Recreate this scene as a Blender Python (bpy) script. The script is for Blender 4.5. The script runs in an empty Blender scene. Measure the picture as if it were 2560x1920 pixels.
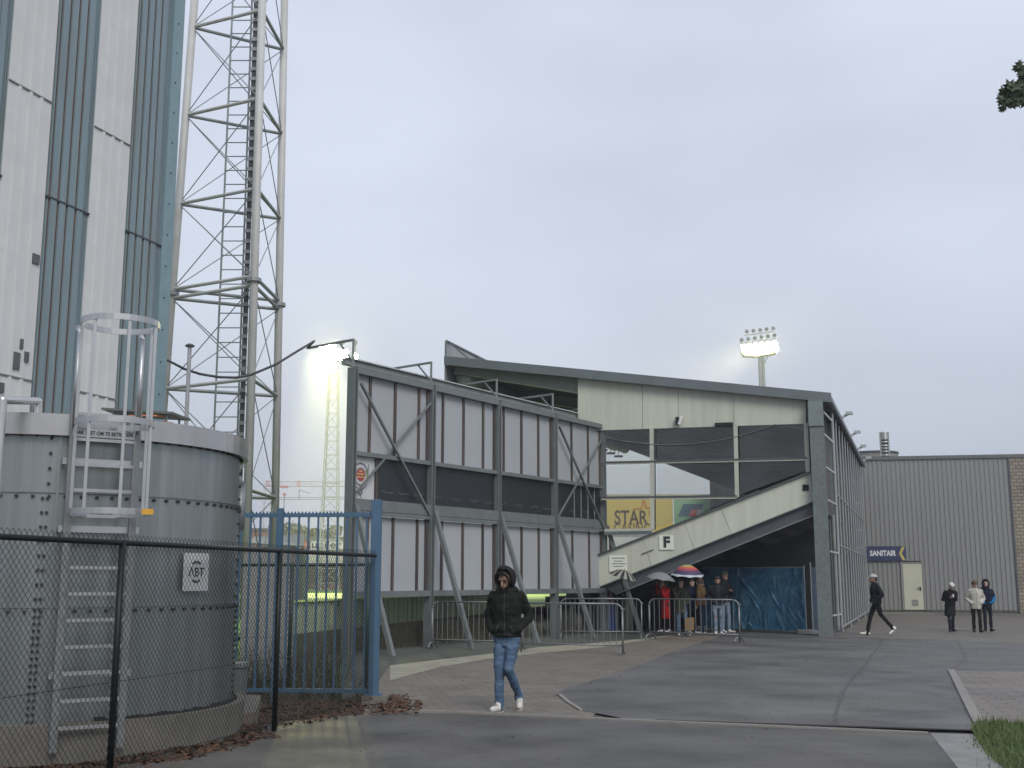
import bpy, bmesh, math, random
from mathutils import Vector, Matrix
R = math.radians
random.seed(7)
scene = bpy.context.scene
col = scene.collection

# ---------------------------------------------------------------- camera, sky, sun, exposure
FPX, PITCH, EYE = 2850.0, R(9.7), 1.65          # focal length in photo pixels (2560 wide), tilt, eye height
cam_d = bpy.data.cameras.new('camera'); cam = bpy.data.objects.new('camera', cam_d); col.objects.link(cam)
cam.location = (0, 0, EYE); cam.rotation_euler = (R(90) + PITCH, 0, 0)
cam_d.sensor_width = 36.0; cam_d.lens = 36.0 * FPX / 2560.0; cam_d.clip_start = 0.1; cam_d.clip_end = 2000
scene.camera = cam
SUN_EL, SUN_AZ = R(42), R(158)                   # azimuth clockwise from +Y: behind and to the right of the camera
world = bpy.data.worlds.new('World'); scene.world = world; world.use_nodes = True
wt = world.node_tree; wt.nodes.clear()
def wn(t): return wt.nodes.new(t)
out = wn('ShaderNodeOutputWorld'); bg = wn('ShaderNodeBackground'); bg.inputs['Strength'].default_value = 0.1
sky = wn('ShaderNodeTexSky'); sky.sky_type = 'NISHITA'; sky.sun_disc = False
sky.sun_elevation = SUN_EL; sky.sun_rotation = SUN_AZ; sky.dust_density = 4; sky.air_density = 1.2
tc = wn('ShaderNodeTexCoord'); mp = wn('ShaderNodeMapping'); mp.inputs['Scale'].default_value = (1.0, 1.0, 2.2)
nz = wn('ShaderNodeTexNoise'); nz.inputs['Scale'].default_value = 1.7; nz.inputs['Detail'].default_value = 3; nz.inputs['Roughness'].default_value = 0.5
cr = wn('ShaderNodeValToRGB')
cr.color_ramp.elements[0].position = 0.30; cr.color_ramp.elements[0].color = (3.85, 4.13, 5.02, 1)
cr.color_ramp.elements[1].position = 0.72; cr.color_ramp.elements[1].color = (5.65, 6.12, 7.15, 1)
mx = wn('ShaderNodeMix'); mx.data_type = 'RGBA'; mx.inputs['Factor'].default_value = 0.93
wt.links.new(tc.outputs['Generated'], mp.inputs['Vector']); wt.links.new(mp.outputs['Vector'], nz.inputs['Vector'])
wt.links.new(nz.outputs['Fac'], cr.inputs['Fac']); wt.links.new(sky.outputs['Color'], mx.inputs['A'])
sep = wn('ShaderNodeSeparateXYZ'); mr = wn('ShaderNodeMapRange'); mr.inputs['From Min'].default_value = 0.05; mr.inputs['From Max'].default_value = 0.5; mr.inputs['To Min'].default_value = 0.90; mr.inputs['To Max'].default_value = 1.12
vm = wn('ShaderNodeVectorMath'); vm.operation = 'SCALE'
wt.links.new(tc.outputs['Generated'], sep.inputs[0]); wt.links.new(sep.outputs['Z'], mr.inputs['Value']); wt.links.new(cr.outputs['Color'], vm.inputs[0]); wt.links.new(mr.outputs['Result'], vm.inputs['Scale'])
wt.links.new(vm.outputs['Vector'], mx.inputs['B']); wt.links.new(mx.outputs['Result'], bg.inputs['Color'])
wt.links.new(bg.outputs['Background'], out.inputs['Surface'])
sd = bpy.data.lights.new('sun', 'SUN'); sd.energy = 1.5; sd.angle = R(28); sd.color = (1.0, 0.97, 0.92)
sun = bpy.data.objects.new('sun', sd); col.objects.link(sun); sun.location = (0, 0, 60)
sdir = Vector((math.sin(SUN_AZ) * math.cos(SUN_EL), math.cos(SUN_AZ) * math.cos(SUN_EL), math.sin(SUN_EL)))
sun.rotation_euler = sdir.to_track_quat('Z', 'Y').to_euler()
vs = scene.view_settings; vs.view_transform = 'Standard'; vs.look = 'None'; vs.exposure = 0.35; vs.gamma = 1.0
scene.cycles.max_bounces = 6; scene.cycles.transparent_max_bounces = 12

# ---------------------------------------------------------------- measuring: photo pixel -> place in the world
K = 2560.0 / 2212.0
CAM = Vector((0, 0, EYE))
def ray(px, py):
    dx, dy = px - 1280.0, 960.0 - py
    return Vector((dx, FPX * math.cos(PITCH) - dy * math.sin(PITCH), FPX * math.sin(PITCH) + dy * math.cos(PITCH)))
def at(px, py, Y):
    r = ray(px, py); return CAM + r * (Y / r.y)
def gnd(px, py, z=0.0):
    r = ray(px, py); return CAM + r * ((z - EYE) / r.z)
def onp(px, py, P0, d):                           # on the upright plane through P0 along the flat direction d
    r = ray(px, py); n = Vector((d[1], -d[0], 0)); return CAM + r * ((Vector(P0) - CAM).dot(n) / r.dot(n))
def V(*a): return Vector(a)
def sc(r, g, b):                                  # display colour 0-255 -> linear
    f = lambda c: (c / 255 / 12.92) if c / 255 <= 0.04045 else ((c / 255 + 0.055) / 1.055) ** 2.4
    return (f(r), f(g), f(b))

# ---------------------------------------------------------------- materials
MATS = {}
def mat(name, c, rough=0.6, metal=0.0, var=0.16, scale=4.0, bump=0.0, bscale=40.0, dirt=None, dfac=0.35, dscale=1.2, streak=False, fine=0.0, emit=None, spec=0.5, orand=0.0):
    if name in MATS: return MATS[name]
    m = bpy.data.materials.new(name); m.use_nodes = True; nt = m.node_tree; N = nt.nodes; L = nt.links
    b = N['Principled BSDF']; b.inputs['Roughness'].default_value = rough; b.inputs['Metallic'].default_value = metal
    b.inputs['Specular IOR Level'].default_value = spec
    t = N.new('ShaderNodeTexCoord'); mpn = N.new('ShaderNodeMapping'); L.new(t.outputs['Object'], mpn.inputs['Vector'])
    if streak: mpn.inputs['Scale'].default_value = (5, 5, 0.25)
    n1 = N.new('ShaderNodeTexNoise'); n1.inputs['Scale'].default_value = scale; n1.inputs['Detail'].default_value = 6; n1.inputs['Roughness'].default_value = 0.62
    L.new(mpn.outputs['Vector'], n1.inputs['Vector'])
    r1 = N.new('ShaderNodeValToRGB'); r1.color_ramp.elements[0].position = 0.28; r1.color_ramp.elements[1].position = 0.72
    r1.color_ramp.elements[0].color = (*[x * (1 - var) for x in c], 1); r1.color_ramp.elements[1].color = (*[min(1, x * (1 + var)) for x in c], 1)
    L.new(n1.outputs['Fac'], r1.inputs['Fac']); cur = r1.outputs['Color']
    if dirt:
        n2 = N.new('ShaderNodeTexNoise'); n2.inputs['Scale'].default_value = dscale; n2.inputs['Detail'].default_value = 8; n2.inputs['Roughness'].default_value = 0.7
        L.new(mpn.outputs['Vector'], n2.inputs['Vector'])
        r2 = N.new('ShaderNodeValToRGB'); r2.color_ramp.elements[0].position = 0.45; r2.color_ramp.elements[1].position = 0.75
        r2.color_ramp.elements[0].color = (0, 0, 0, 1); r2.color_ramp.elements[1].color = (dfac, dfac, dfac, 1)
        L.new(n2.outputs['Fac'], r2.inputs['Fac'])
        mm = N.new('ShaderNodeMix'); mm.data_type = 'RGBA'; L.new(r2.outputs['Color'], mm.inputs['Factor']); L.new(cur, mm.inputs['A']); mm.inputs['B'].default_value = (*dirt, 1)
        cur = mm.outputs['Result']
    if fine:
        n3 = N.new('ShaderNodeTexNoise'); n3.inputs['Scale'].default_value = 90; n3.inputs['Detail'].default_value = 3; L.new(t.outputs['Object'], n3.inputs['Vector'])
        r3 = N.new('ShaderNodeValToRGB'); r3.color_ramp.elements[0].position = 0.3; r3.color_ramp.elements[1].position = 0.7
        r3.color_ramp.elements[0].color = (1 - fine,) * 3 + (1,); r3.color_ramp.elements[1].color = (1 + fine,) * 3 + (1,)
        L.new(n3.outputs['Fac'], r3.inputs['Fac'])
        m3 = N.new('ShaderNodeMix'); m3.data_type = 'RGBA'; m3.blend_type = 'MULTIPLY'; m3.inputs['Factor'].default_value = 1
        L.new(cur, m3.inputs['A']); L.new(r3.outputs['Color'], m3.inputs['B']); cur = m3.outputs['Result']
    if orand:
        oi = N.new('ShaderNodeObjectInfo'); mr_ = N.new('ShaderNodeMapRange'); mr_.inputs['To Min'].default_value = 1 - orand; mr_.inputs['To Max'].default_value = 1 + orand; L.new(oi.outputs['Random'], mr_.inputs['Value'])
        vm_ = N.new('ShaderNodeVectorMath'); vm_.operation = 'SCALE'; L.new(cur, vm_.inputs[0]); L.new(mr_.outputs['Result'], vm_.inputs['Scale']); cur = vm_.outputs['Vector']
    L.new(cur, b.inputs['Base Color'])
    if bump:
        n4 = N.new('ShaderNodeTexNoise'); n4.inputs['Scale'].default_value = bscale; n4.inputs['Detail'].default_value = 4; L.new(t.outputs['Object'], n4.inputs['Vector'])
        bp = N.new('ShaderNodeBump'); bp.inputs['Strength'].default_value = bump; bp.inputs['Distance'].default_value = 0.02
        L.new(n4.outputs['Fac'], bp.inputs['Height']); L.new(bp.outputs['Normal'], b.inputs['Normal'])
    if emit:
        b.inputs['Emission Color'].default_value = (*emit[0], 1); b.inputs['Emission Strength'].default_value = emit[1]
    MATS[name] = m; return m

def brickmat(name, c1, c2, mortar, bw, bh, msz, rough=0.75, rot=0.0, bump=0.3, patch=None, wall=False, var=0.5):
    m = bpy.data.materials.new(name); m.use_nodes = True; nt = m.node_tree; N = nt.nodes; L = nt.links
    b = N['Principled BSDF']; b.inputs['Roughness'].default_value = rough; b.inputs['Specular IOR Level'].default_value = 0.3
    t = N.new('ShaderNodeTexCoord'); mpn = N.new('ShaderNodeMapping'); L.new(t.outputs['Object'], mpn.inputs['Vector'])
    mpn.inputs['Rotation'].default_value = (R(90) if wall else 0, 0, rot)
    br = N.new('ShaderNodeTexBrick'); L.new(mpn.outputs['Vector'], br.inputs['Vector'])
    br.inputs['Scale'].default_value = 1; br.inputs['Brick Width'].default_value = bw; br.inputs['Row Height'].default_value = bh; br.inputs['Mortar Size'].default_value = msz
    br.inputs['Mortar Smooth'].default_value = 0.3; br.inputs['Bias'].default_value = 0.0
    br.inputs['Color1'].default_value = (*c1, 1); br.inputs['Color2'].default_value = (*c2, 1); br.inputs['Mortar'].default_value = (*mortar, 1)
    n = N.new('ShaderNodeTexNoise'); n.inputs['Scale'].default_value = 0.9; n.inputs['Detail'].default_value = 10; n.inputs['Roughness'].default_value = 0.72; L.new(t.outputs['Object'], n.inputs['Vector'])
    rp = N.new('ShaderNodeValToRGB'); rp.color_ramp.elements[0].position = 0.3; rp.color_ramp.elements[1].position = 0.7
    lo, hi = 1 - var * 0.5, 1 + var * 0.5
    rp.color_ramp.elements[0].color = (lo, lo, lo, 1); rp.color_ramp.elements[1].color = (hi, hi, hi, 1); L.new(n.outputs['Fac'], rp.inputs['Fac'])
    mm = N.new('ShaderNodeMix'); mm.data_type = 'RGBA'; mm.blend_type = 'MULTIPLY'; mm.inputs['Factor'].default_value = 1
    L.new(br.outputs['Color'], mm.inputs['A']); L.new(rp.outputs['Color'], mm.inputs['B'])
    n3 = N.new('ShaderNodeTexNoise'); n3.inputs['Scale'].default_value = 60; n3.inputs['Detail'].default_value = 3; L.new(t.outputs['Object'], n3.inputs['Vector'])
    r3 = N.new('ShaderNodeValToRGB'); r3.color_ramp.elements[0].position = 0.3; r3.color_ramp.elements[1].position = 0.7
    r3.color_ramp.elements[0].color = (0.75, 0.75, 0.75, 1); r3.color_ramp.elements[1].color = (1.22, 1.22, 1.22, 1); L.new(n3.outputs['Fac'], r3.inputs['Fac'])
    m4 = N.new('ShaderNodeMix'); m4.data_type = 'RGBA'; m4.blend_type = 'MULTIPLY'; m4.inputs['Factor'].default_value = 1
    L.new(mm.outputs['Result'], m4.inputs['A']); L.new(r3.outputs['Color'], m4.inputs['B'])
    L.new(m4.outputs['Result'], b.inputs['Base Color'])
    bp = N.new('ShaderNodeBump'); bp.inputs['Strength'].default_value = bump; bp.inputs['Distance'].default_value = 0.01; bp.invert = True
    L.new(br.outputs['Fac'], bp.inputs['Height']); L.new(bp.outputs['Normal'], b.inputs['Normal'])
    MATS[name] = m; return m

def asphalt(name, c, wet=0.35, speck=0.5, patch=0.5, tint=(0.03, 0.03, 0.032), spec=0.3):
    m = bpy.data.materials.new(name); m.use_nodes = True; nt = m.node_tree; N = nt.nodes; L = nt.links
    b = N['Principled BSDF']; b.inputs['Specular IOR Level'].default_value = spec
    t = N.new('ShaderNodeTexCoord')
    def noise(s, d=6, rg=0.6):
        n = N.new('ShaderNodeTexNoise'); n.inputs['Scale'].default_value = s; n.inputs['Detail'].default_value = d; n.inputs['Roughness'].default_value = rg
        L.new(t.outputs['Object'], n.inputs['Vector']); return n.outputs['Fac']
    def ramp(fac, p0, p1, c0, c1):
        r = N.new('ShaderNodeValToRGB'); e = r.color_ramp.elements; e[0].position = p0; e[1].position = p1
        e[0].color = (*c0, 1); e[1].color = (*c1, 1); L.new(fac, r.inputs['Fac']); return r.outputs['Color']
    big = ramp(noise(0.55, 10, 0.68), 0.36, 0.64, [x * (1 - patch) for x in c], [x * (1 + patch * 0.55) for x in c])
    sp = ramp(noise(48, 4, 0.85), 0.34, 0.66, (1 - speck,) * 3, (1 + speck,) * 3)
    mm = N.new('ShaderNodeMix'); mm.data_type = 'RGBA'; mm.blend_type = 'MULTIPLY'; mm.inputs['Factor'].default_value = 1
    L.new(big, mm.inputs['A']); L.new(sp, mm.inputs['B'])
    st = ramp(noise(2.2, 10, 0.72), 0.52, 0.8, (0, 0, 0), (0.55, 0.55, 0.55))
    m2 = N.new('ShaderNodeMix'); m2.data_type = 'RGBA'; L.new(st, m2.inputs['Factor']); L.new(mm.outputs['Result'], m2.inputs['A']); m2.inputs['B'].default_value = (*tint, 1)
    L.new(m2.outputs['Result'], b.inputs['Base Color'])
    L.new(ramp(noise(0.5, 6), 0.35, 0.65, (wet,) * 3, (wet + 0.3,) * 3), b.inputs['Roughness'])
    bp = N.new('ShaderNodeBump'); bp.inputs['Strength'].default_value = 0.5; bp.inputs['Distance'].default_value = 0.006
    L.new(noise(110, 3), bp.inputs['Height']); L.new(bp.outputs['Normal'], b.inputs['Normal'])
    MATS[name] = m; return m

def glassmat(name, tint, gloss=0.12):
    m = bpy.data.materials.new(name); m.use_nodes = True; nt = m.node_tree; N = nt.nodes; L = nt.links
    N.remove(N['Principled BSDF']); o = N['Material Output']
    tr = N.new('ShaderNodeBsdfTransparent'); tr.inputs['Color'].default_value = (*tint, 1)
    gl = N.new('ShaderNodeBsdfGlossy'); gl.inputs['Roughness'].default_value = 0.12
    n = N.new('ShaderNodeTexNoise'); n.inputs['Scale'].default_value = 1.5; n.inputs['Detail'].default_value = 6
    r = N.new('ShaderNodeMapRange'); r.inputs['To Min'].default_value = gloss * 0.4; r.inputs['To Max'].default_value = gloss * 1.5
    ms = N.new('ShaderNodeMixShader'); L.new(n.outputs['Fac'], r.inputs['Value']); L.new(r.outputs['Result'], ms.inputs['Fac'])
    L.new(tr.outputs['BSDF'], ms.inputs[1]); L.new(gl.outputs['BSDF'], ms.inputs[2]); L.new(ms.outputs['Shader'], o.inputs['Surface'])
    MATS[name] = m; return m

# ---------------------------------------------------------------- mesh building
def wl(o):
    p = Vector((0, 0, 0))
    while o: p += o.location; o = o.parent
    return p
def tag(o, label=None, cat=None, group=None, kind=None):
    if label: o['label'] = label
    if cat: o['category'] = cat
    if group: o['group'] = group
    if kind: o['kind'] = kind
    return o
def thing(name, loc, label, cat, group=None):
    o = bpy.data.objects.new(name, None); col.objects.link(o); o.location = loc; o.empty_display_size = 0.2
    return tag(o, label, cat, group)
class MB:
    def __init__(s): s.v = []; s.f = []
    def add(s, vs, fs):
        n = len(s.v); s.v += [Vector(p) for p in vs]; s.f += [tuple(i + n for i in f) for f in fs]; return s
    def box(s, c, sx, sy, sz, ax=None):
        c = Vector(c); X, Y, Z = ax or (V(1, 0, 0), V(0, 1, 0), V(0, 0, 1)); X, Y, Z = X * sx / 2, Y * sy / 2, Z * sz / 2
        return s.add([c + a * X + b * Y + d * Z for d in (-1, 1) for b in (-1, 1) for a in (-1, 1)],
                     [(0, 2, 3, 1), (4, 5, 7, 6), (0, 1, 5, 4), (2, 6, 7, 3), (0, 4, 6, 2), (1, 3, 7, 5)])
    def bar(s, p, q, w, h, up=(0, 0, 1)):
        p, q = Vector(p), Vector(q); d = (q - p); l = d.length; d.normalize(); up = Vector(up)
        if abs(d.dot(up)) > 0.98: up = V(0, 1, 0) if abs(d.y) < 0.9 else V(1, 0, 0)
        x = d.cross(up).normalized(); z = x.cross(d).normalized()
        return s.box((p + q) / 2, w, l, h, (x, d, z))
    def tube(s, p, q, r, n=8, r2=None, cap=True):
        p, q = Vector(p), Vector(q); d = (q - p).normalized(); a = V(0, 0, 1) if abs(d.z) < 0.9 else V(1, 0, 0)
        x = d.cross(a).normalized(); y = x.cross(d); r2 = r if r2 is None else r2
        vs = [c + (x * math.cos(2 * math.pi * i / n) + y * math.sin(2 * math.pi * i / n)) * rr for c, rr in ((p, r), (q, r2)) for i in range(n)]
        fs = [(i, i + n, (i + 1) % n + n, (i + 1) % n) for i in range(n)]
        if cap: fs += [tuple(range(n)), tuple(range(2 * n - 1, n - 1, -1))]
        return s.add(vs, fs)
    def path(s, pts, r, n=8):
        pts = [Vector(p) for p in pts]
        for i in range(len(pts) - 1): s.tube(pts[i], pts[i + 1], r, n)
        for p in pts[1:-1]: s.ball(p, r * 1.02, r * 1.02, r * 1.02, 6, n)
        return s
    def ball(s, c, rx, ry, rz, m=8, n=12, keep=None, ax=None):
        c = Vector(c); X, Y, Z = ax or (V(1, 0, 0), V(0, 1, 0), V(0, 0, 1)); vs = []; fs = []; dirs = []
        for j in range(m + 1):
            t = math.pi * j / m
            for i in range(n):
                a = 2 * math.pi * i / n; d = V(math.sin(t) * math.cos(a), math.sin(t) * math.sin(a), math.cos(t)); dirs.append(d)
                vs.append(c + X * d.x * rx + Y * d.y * ry + Z * d.z * rz)
        for j in range(m):
            for i in range(n):
                q = (j * n + i, (j + 1) * n + i, (j + 1) * n + (i + 1) % n, j * n + (i + 1) % n)
                md = sum((dirs[k] for k in q), V(0, 0, 0)) / 4
                if keep and not keep(md): continue
                fs.append(q)
        return s.add(vs, fs)
    def prism(s, pts, off):
        pts = [Vector(p) for p in pts]; off = Vector(off); n = len(pts)
        return s.add(pts + [p + off for p in pts], [tuple(range(n)), tuple(range(2 * n - 1, n - 1, -1))] + [(i, i + n, (i + 1) % n + n, (i + 1) % n) for i in range(n)])
    def poly(s, pts): return s.add(pts, [tuple(range(len(pts)))])
    def lathe(s, c, prof, n=24, a0=0.0, a1=2 * math.pi, ax=None):
        c = Vector(c); X, Y, Z = ax or (V(1, 0, 0), V(0, 1, 0), V(0, 0, 1)); full = abs(a1 - a0 - 2 * math.pi) < 1e-6; m = n if full else n + 1
        vs = []
        for r, z in prof:
            for i in range(m):
                a = a0 + (a1 - a0) * i / n; vs.append(c + X * r * math.cos(a) + Y * r * math.sin(a) + Z * z)
        fs = []
        for j in range(len(prof) - 1):
            for i in range(n):
                k = (i + 1) % m; fs.append((j * m + i, j * m + k, (j + 1) * m + k, (j + 1) * m + i))
        return s.add(vs, fs)
    def loft(s, rings, n=14):                     # rings: (centre, rx, ry[, axes]) closed with end caps
        vs = []; fs = []
        for c, rx, ry in rings:
            for i in range(n):
                a = 2 * math.pi * i / n; vs.append(Vector(c) + V(rx * math.cos(a), ry * math.sin(a), 0))
        for j in range(len(rings) - 1):
            for i in range(n):
                k = (i + 1) % n; fs.append((j * n + i, j * n + k, (j + 1) * n + k, (j + 1) * n + i))
        fs += [tuple(range(n - 1, -1, -1)), tuple(range((len(rings) - 1) * n, len(rings) * n))]
        return s.add(vs, fs)
    def limb(s, pts, rad, n=10):                  # tapered, jointed limb
        for i in range(len(pts) - 1): s.tube(pts[i], pts[i + 1], rad[i], n, rad[i + 1])
        for p, r in zip(pts, rad): s.ball(p, r, r, r, 8, n)
        return s
    def build(s, name, m, parent=None, smooth=False, bevel=0.0, label=None, cat=None, group=None, kind=None):
        me = bpy.data.meshes.new(name)
        if parent: o0 = wl(parent)
        else:
            xs = [p.x for p in s.v]; ys = [p.y for p in s.v]
            o0 = V((min(xs) + max(xs)) / 2, (min(ys) + max(ys)) / 2, min(p.z for p in s.v))
        me.from_pydata([p - o0 for p in s.v], [], s.f); me.update()
        bm = bmesh.new(); bm.from_mesh(me); bmesh.ops.recalc_face_normals(bm, faces=bm.faces); bm.to_mesh(me); bm.free()
        me.materials.append(m); ob = bpy.data.objects.new(name, me); col.objects.link(ob)
        if parent: ob.parent = parent
        else: ob.location = o0
        if smooth:
            for p in me.polygons: p.use_smooth = True
        if bevel:
            bv = ob.modifiers.new('bevel', 'BEVEL'); bv.width = bevel; bv.segments = 1; bv.limit_method = 'ANGLE'
        return tag(ob, label, cat, group, kind)
def sheet(name, pts, z, m, parent=None, kind='structure', **k):
    return MB().poly([V(p[0], p[1], z) for p in pts]).build(name, m, parent, kind=kind, **k)
def gp(pts): return [gnd(x, y) for x, y in pts]
def textmesh(s, size, c, xd, up, m, name, parent, depth=0.006, bold=0.0, width=None, mirror=False, **k):
    cu = bpy.data.curves.new('t', 'FONT'); cu.body = s; cu.size = size; cu.align_x = 'CENTER'; cu.align_y = 'CENTER'; cu.extrude = depth / 2; cu.offset = bold; cu.resolution_u = 4
    ob = bpy.data.objects.new('t', cu); col.objects.link(ob); bpy.context.view_layer.update()
    me = bpy.data.meshes.new_from_object(ob.evaluated_get(bpy.context.evaluated_depsgraph_get()))
    b = MB(); xd = Vector(xd).normalized(); up = Vector(up).normalized(); n = xd.cross(up); kx = 1.0
    if width:
        xs = [v.co.x for v in me.vertices]; kx = width / max(1e-6, max(xs) - min(xs))
    b.add([Vector(c) + xd * v.co.x * kx + up * v.co.y + n * v.co.z for v in me.vertices], [tuple(p.vertices) for p in me.polygons])
    bpy.data.objects.remove(ob); bpy.data.curves.remove(cu); bpy.data.meshes.remove(me)
    return b.build(name, m, parent, **k)
def copy_tree(o, parent=None):
    c = o.copy(); col.objects.link(c); c.parent = parent
    for ch in [x for x in bpy.data.objects if x.parent == o]: copy_tree(ch, c)
    return c
def rot2(v, a): return V(v[0] * math.cos(a) - v[1] * math.sin(a), v[0] * math.sin(a) + v[1] * math.cos(a), v[2])
# ---------------------------------------------------------------- ground, roads, paving
M_asph = asphalt('road_asphalt', (0.094, 0.089, 0.079), wet=0.42, spec=0.4)
M_asph2 = asphalt('yard_asphalt', (0.108, 0.104, 0.097), wet=0.42, spec=0.4)
M_tar = asphalt('tarmac', (0.075, 0.083, 0.070), wet=0.65, patch=0.35)
M_pav = brickmat('paving_bricks', (0.195, 0.170, 0.138), (0.15, 0.133, 0.108), (0.065, 0.06, 0.05), 0.21, 0.105, 0.008, rough=0.55, rot=R(35))
M_pav2 = brickmat('far_paving_bricks', (0.185, 0.165, 0.140), (0.15, 0.135, 0.116), (0.08, 0.076, 0.07), 0.21, 0.105, 0.010, rough=0.6, rot=R(10))
M_pav3 = brickmat('pavers', (0.200, 0.173, 0.150), (0.165, 0.146, 0.128), (0.075, 0.07, 0.06), 0.42, 0.21, 0.012, rough=0.6, rot=R(14))
M_sand = mat('sandy_concrete', (0.27, 0.26, 0.20), 0.8, var=0.2, scale=3, dirt=(0.14, 0.13, 0.10), dfac=0.6, fine=0.25, bump=0.3)
M_conc = mat('concrete', (0.22, 0.22, 0.21), 0.8, var=0.2, scale=3, dirt=(0.08, 0.08, 0.07), dfac=0.5, fine=0.3, bump=0.3)
M_soil = mat('soil', (0.045, 0.034, 0.024), 0.95, var=0.5, scale=6, dirt=(0.09, 0.05, 0.025), dfac=0.7, dscale=5, bump=1.0, bscale=25)
M_ground = mat('rough_ground', (0.07, 0.07, 0.06), 0.9, var=0.3, scale=0.5)
M_grass = mat('pitch_turf', (0.10, 0.18, 0.04), 0.8, var=0.25, scale=0.6, fine=0.2)
sheet('ground', [(-700, -60), (700, -60), (700, 1200), (-700, 1200)], -0.020, M_ground)
W0, W1 = V(-5.0, 22.5, 0), V(-.55, 39.6, 0); wd_ = (W1 - W0).normalized(); wn_ = V(wd_.y, -wd_.x, 0)
sheet('pitch', [W0 - wn_ * .2 - wd_ * 4, W1 + wd_ * 75 - wn_ * .2, V(30, 135, 0), V(-95, 135, 0), V(-95, 40, 0), V(-16, 22, 0)], .55, M_grass)
vq = [at(x, y, Y) for x, y, Y in ((548, 1660, 18.6), (600, 1660, 18.6), (606, 1548, 28), (552, 1548, 28))]
MB().poly(vq).build('grass_verge', mat('floodlit_turf', (.20, .36, .06), .8, var=.3, scale=3), kind='structure')  # turf colour boosted to carry the floodlight on it
sheet('soil', gp([(560, 1640), (960, 1640), (990, 1700), (1040, 1760), (1030, 1782), (700, 1850), (420, 1960), (300, 2300)]) + [V(-3.2, 4, 0), V(-12, 4, 0), V(-12, 17.6, 0)], -0.010, M_soil)
sheet('scoreboard_tarmac', [V(-2.4, 16.2, 0)] + gp([(1240, 1640), (1350, 1617), (1560, 1601), (1680, 1590)]) + [V(5.2, 38, 0), V(3.4, 39, 0), V(-6.5, 25.5, 0), V(-4.6, 18.2, 0)], -0.008, M_tar)
sheet('paving', gp([(948, 1700), (975, 1664), (1230, 1634), (1348, 1618), (1559, 1602), (1690, 1586), (1840, 1576), (1840, 1660), (1500, 1760), (1460, 1840), (960, 1840), (900, 1800)]), 0.0, M_pav)
sheet('sandy_verge', gp([(975, 1664), (1230, 1634), (1348, 1618), (1559, 1602), (1690, 1587), (1640, 1596), (1500, 1619), (1310, 1638), (1220, 1648), (1100, 1668), (1040, 1684), (975, 1702)]), 0.004, M_sand)
sheet('asphalt_yard', gp([(1386, 1737), (1440, 1712), (1510, 1694), (1600, 1662), (1693, 1625), (1765, 1603), (1828, 1580), (2000, 1578), (2081, 1586), (2167, 1594), (2560, 1607), (3300, 1632), (3300, 1712), (2560, 1684), (2384, 1681), (2412, 1738), (2449, 1812), (2431, 1826), (1700, 1803), (1560, 1797), (1453, 1776), (1418, 1757), (1400, 1741)]), 0.004, M_asph2)
sheet('far_paving', gp([(2040, 1590), (2081, 1589), (2167, 1594), (2560, 1607), (3300, 1632)]) + [V(60, 49, 0), V(18, 57.4, 0), V(13.4, 58, 0), V(9.5, 36, 0)], -0.004, M_pav2)
sheet('road', gp([(330, 1878), (440, 1853), (700, 1806), (880, 1790), (994, 1783), (1122, 1785), (1348, 1795), (1510, 1803), (1800, 1815), (2318, 1838), (2330, 1842), (2400, 1925), (2480, 2050)]) + [V(1.8, 2, 0), V(0.5, -6, 0), V(-4.2, -6, 0), V(-3.0, 6, 0)], 0.008, M_asph)
sheet('paver_patch', gp([(2378, 1679), (2560, 1681), (3000, 1694), (3000, 1815), (2560, 1815), (2446, 1812), (2408, 1738)]), 0.012, M_pav3)
sheet('concrete_pad', gp([(2326, 1836), (2431, 1838), (2470, 1880), (2520, 1930), (2640, 2100), (2560, 2140), (2392, 1920)]), 0.012, M_conc)
sheet('drain_channel', gp([(1640, 1800), (1700, 1802), (2431, 1826), (2431, 1829), (1700, 1806), (1640, 1804)]), 0.009, mat('rusty_drain', (0.02, 0.012, 0.01), 0.9))
def strip(name, pts, w, h, z, m):                 # a low kerb following points on the ground
    b = MB()
    for p, q in zip(pts, pts[1:]): b.bar(V(p.x, p.y, z + h / 2), V(q.x, q.y, z + h / 2), w, h)
    return b.build(name, m, kind='structure')
M_kerb = mat('kerb_stone', (0.25, 0.235, 0.215), 0.8, var=0.2, dirt=(0.09, 0.08, 0.07), dfac=0.6, dscale=4, fine=0.25)
strip('kerb', gp([(985, 1780), (1122, 1783), (1348, 1793), (1510, 1801.5), (1800, 1814), (2100, 1827), (2320, 1837)]), 0.07, 0.03, 0.0, M_kerb)
strip('kerb', gp([(1399, 1738), (1421, 1757), (1453, 1777)]), 0.055, 0.02, 0.0, M_kerb)
strip('kerb', gp([(2378, 1678), (2394, 1708), (2409, 1738), (2447, 1811)]), 0.12, 0.035, 0.0, M_kerb)
strip('kerb', gp([(2170, 1535), (2340, 1537), (2560, 1541), (2900, 1548)]), 0.15, 0.10, 0.0, M_kerb)
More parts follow.
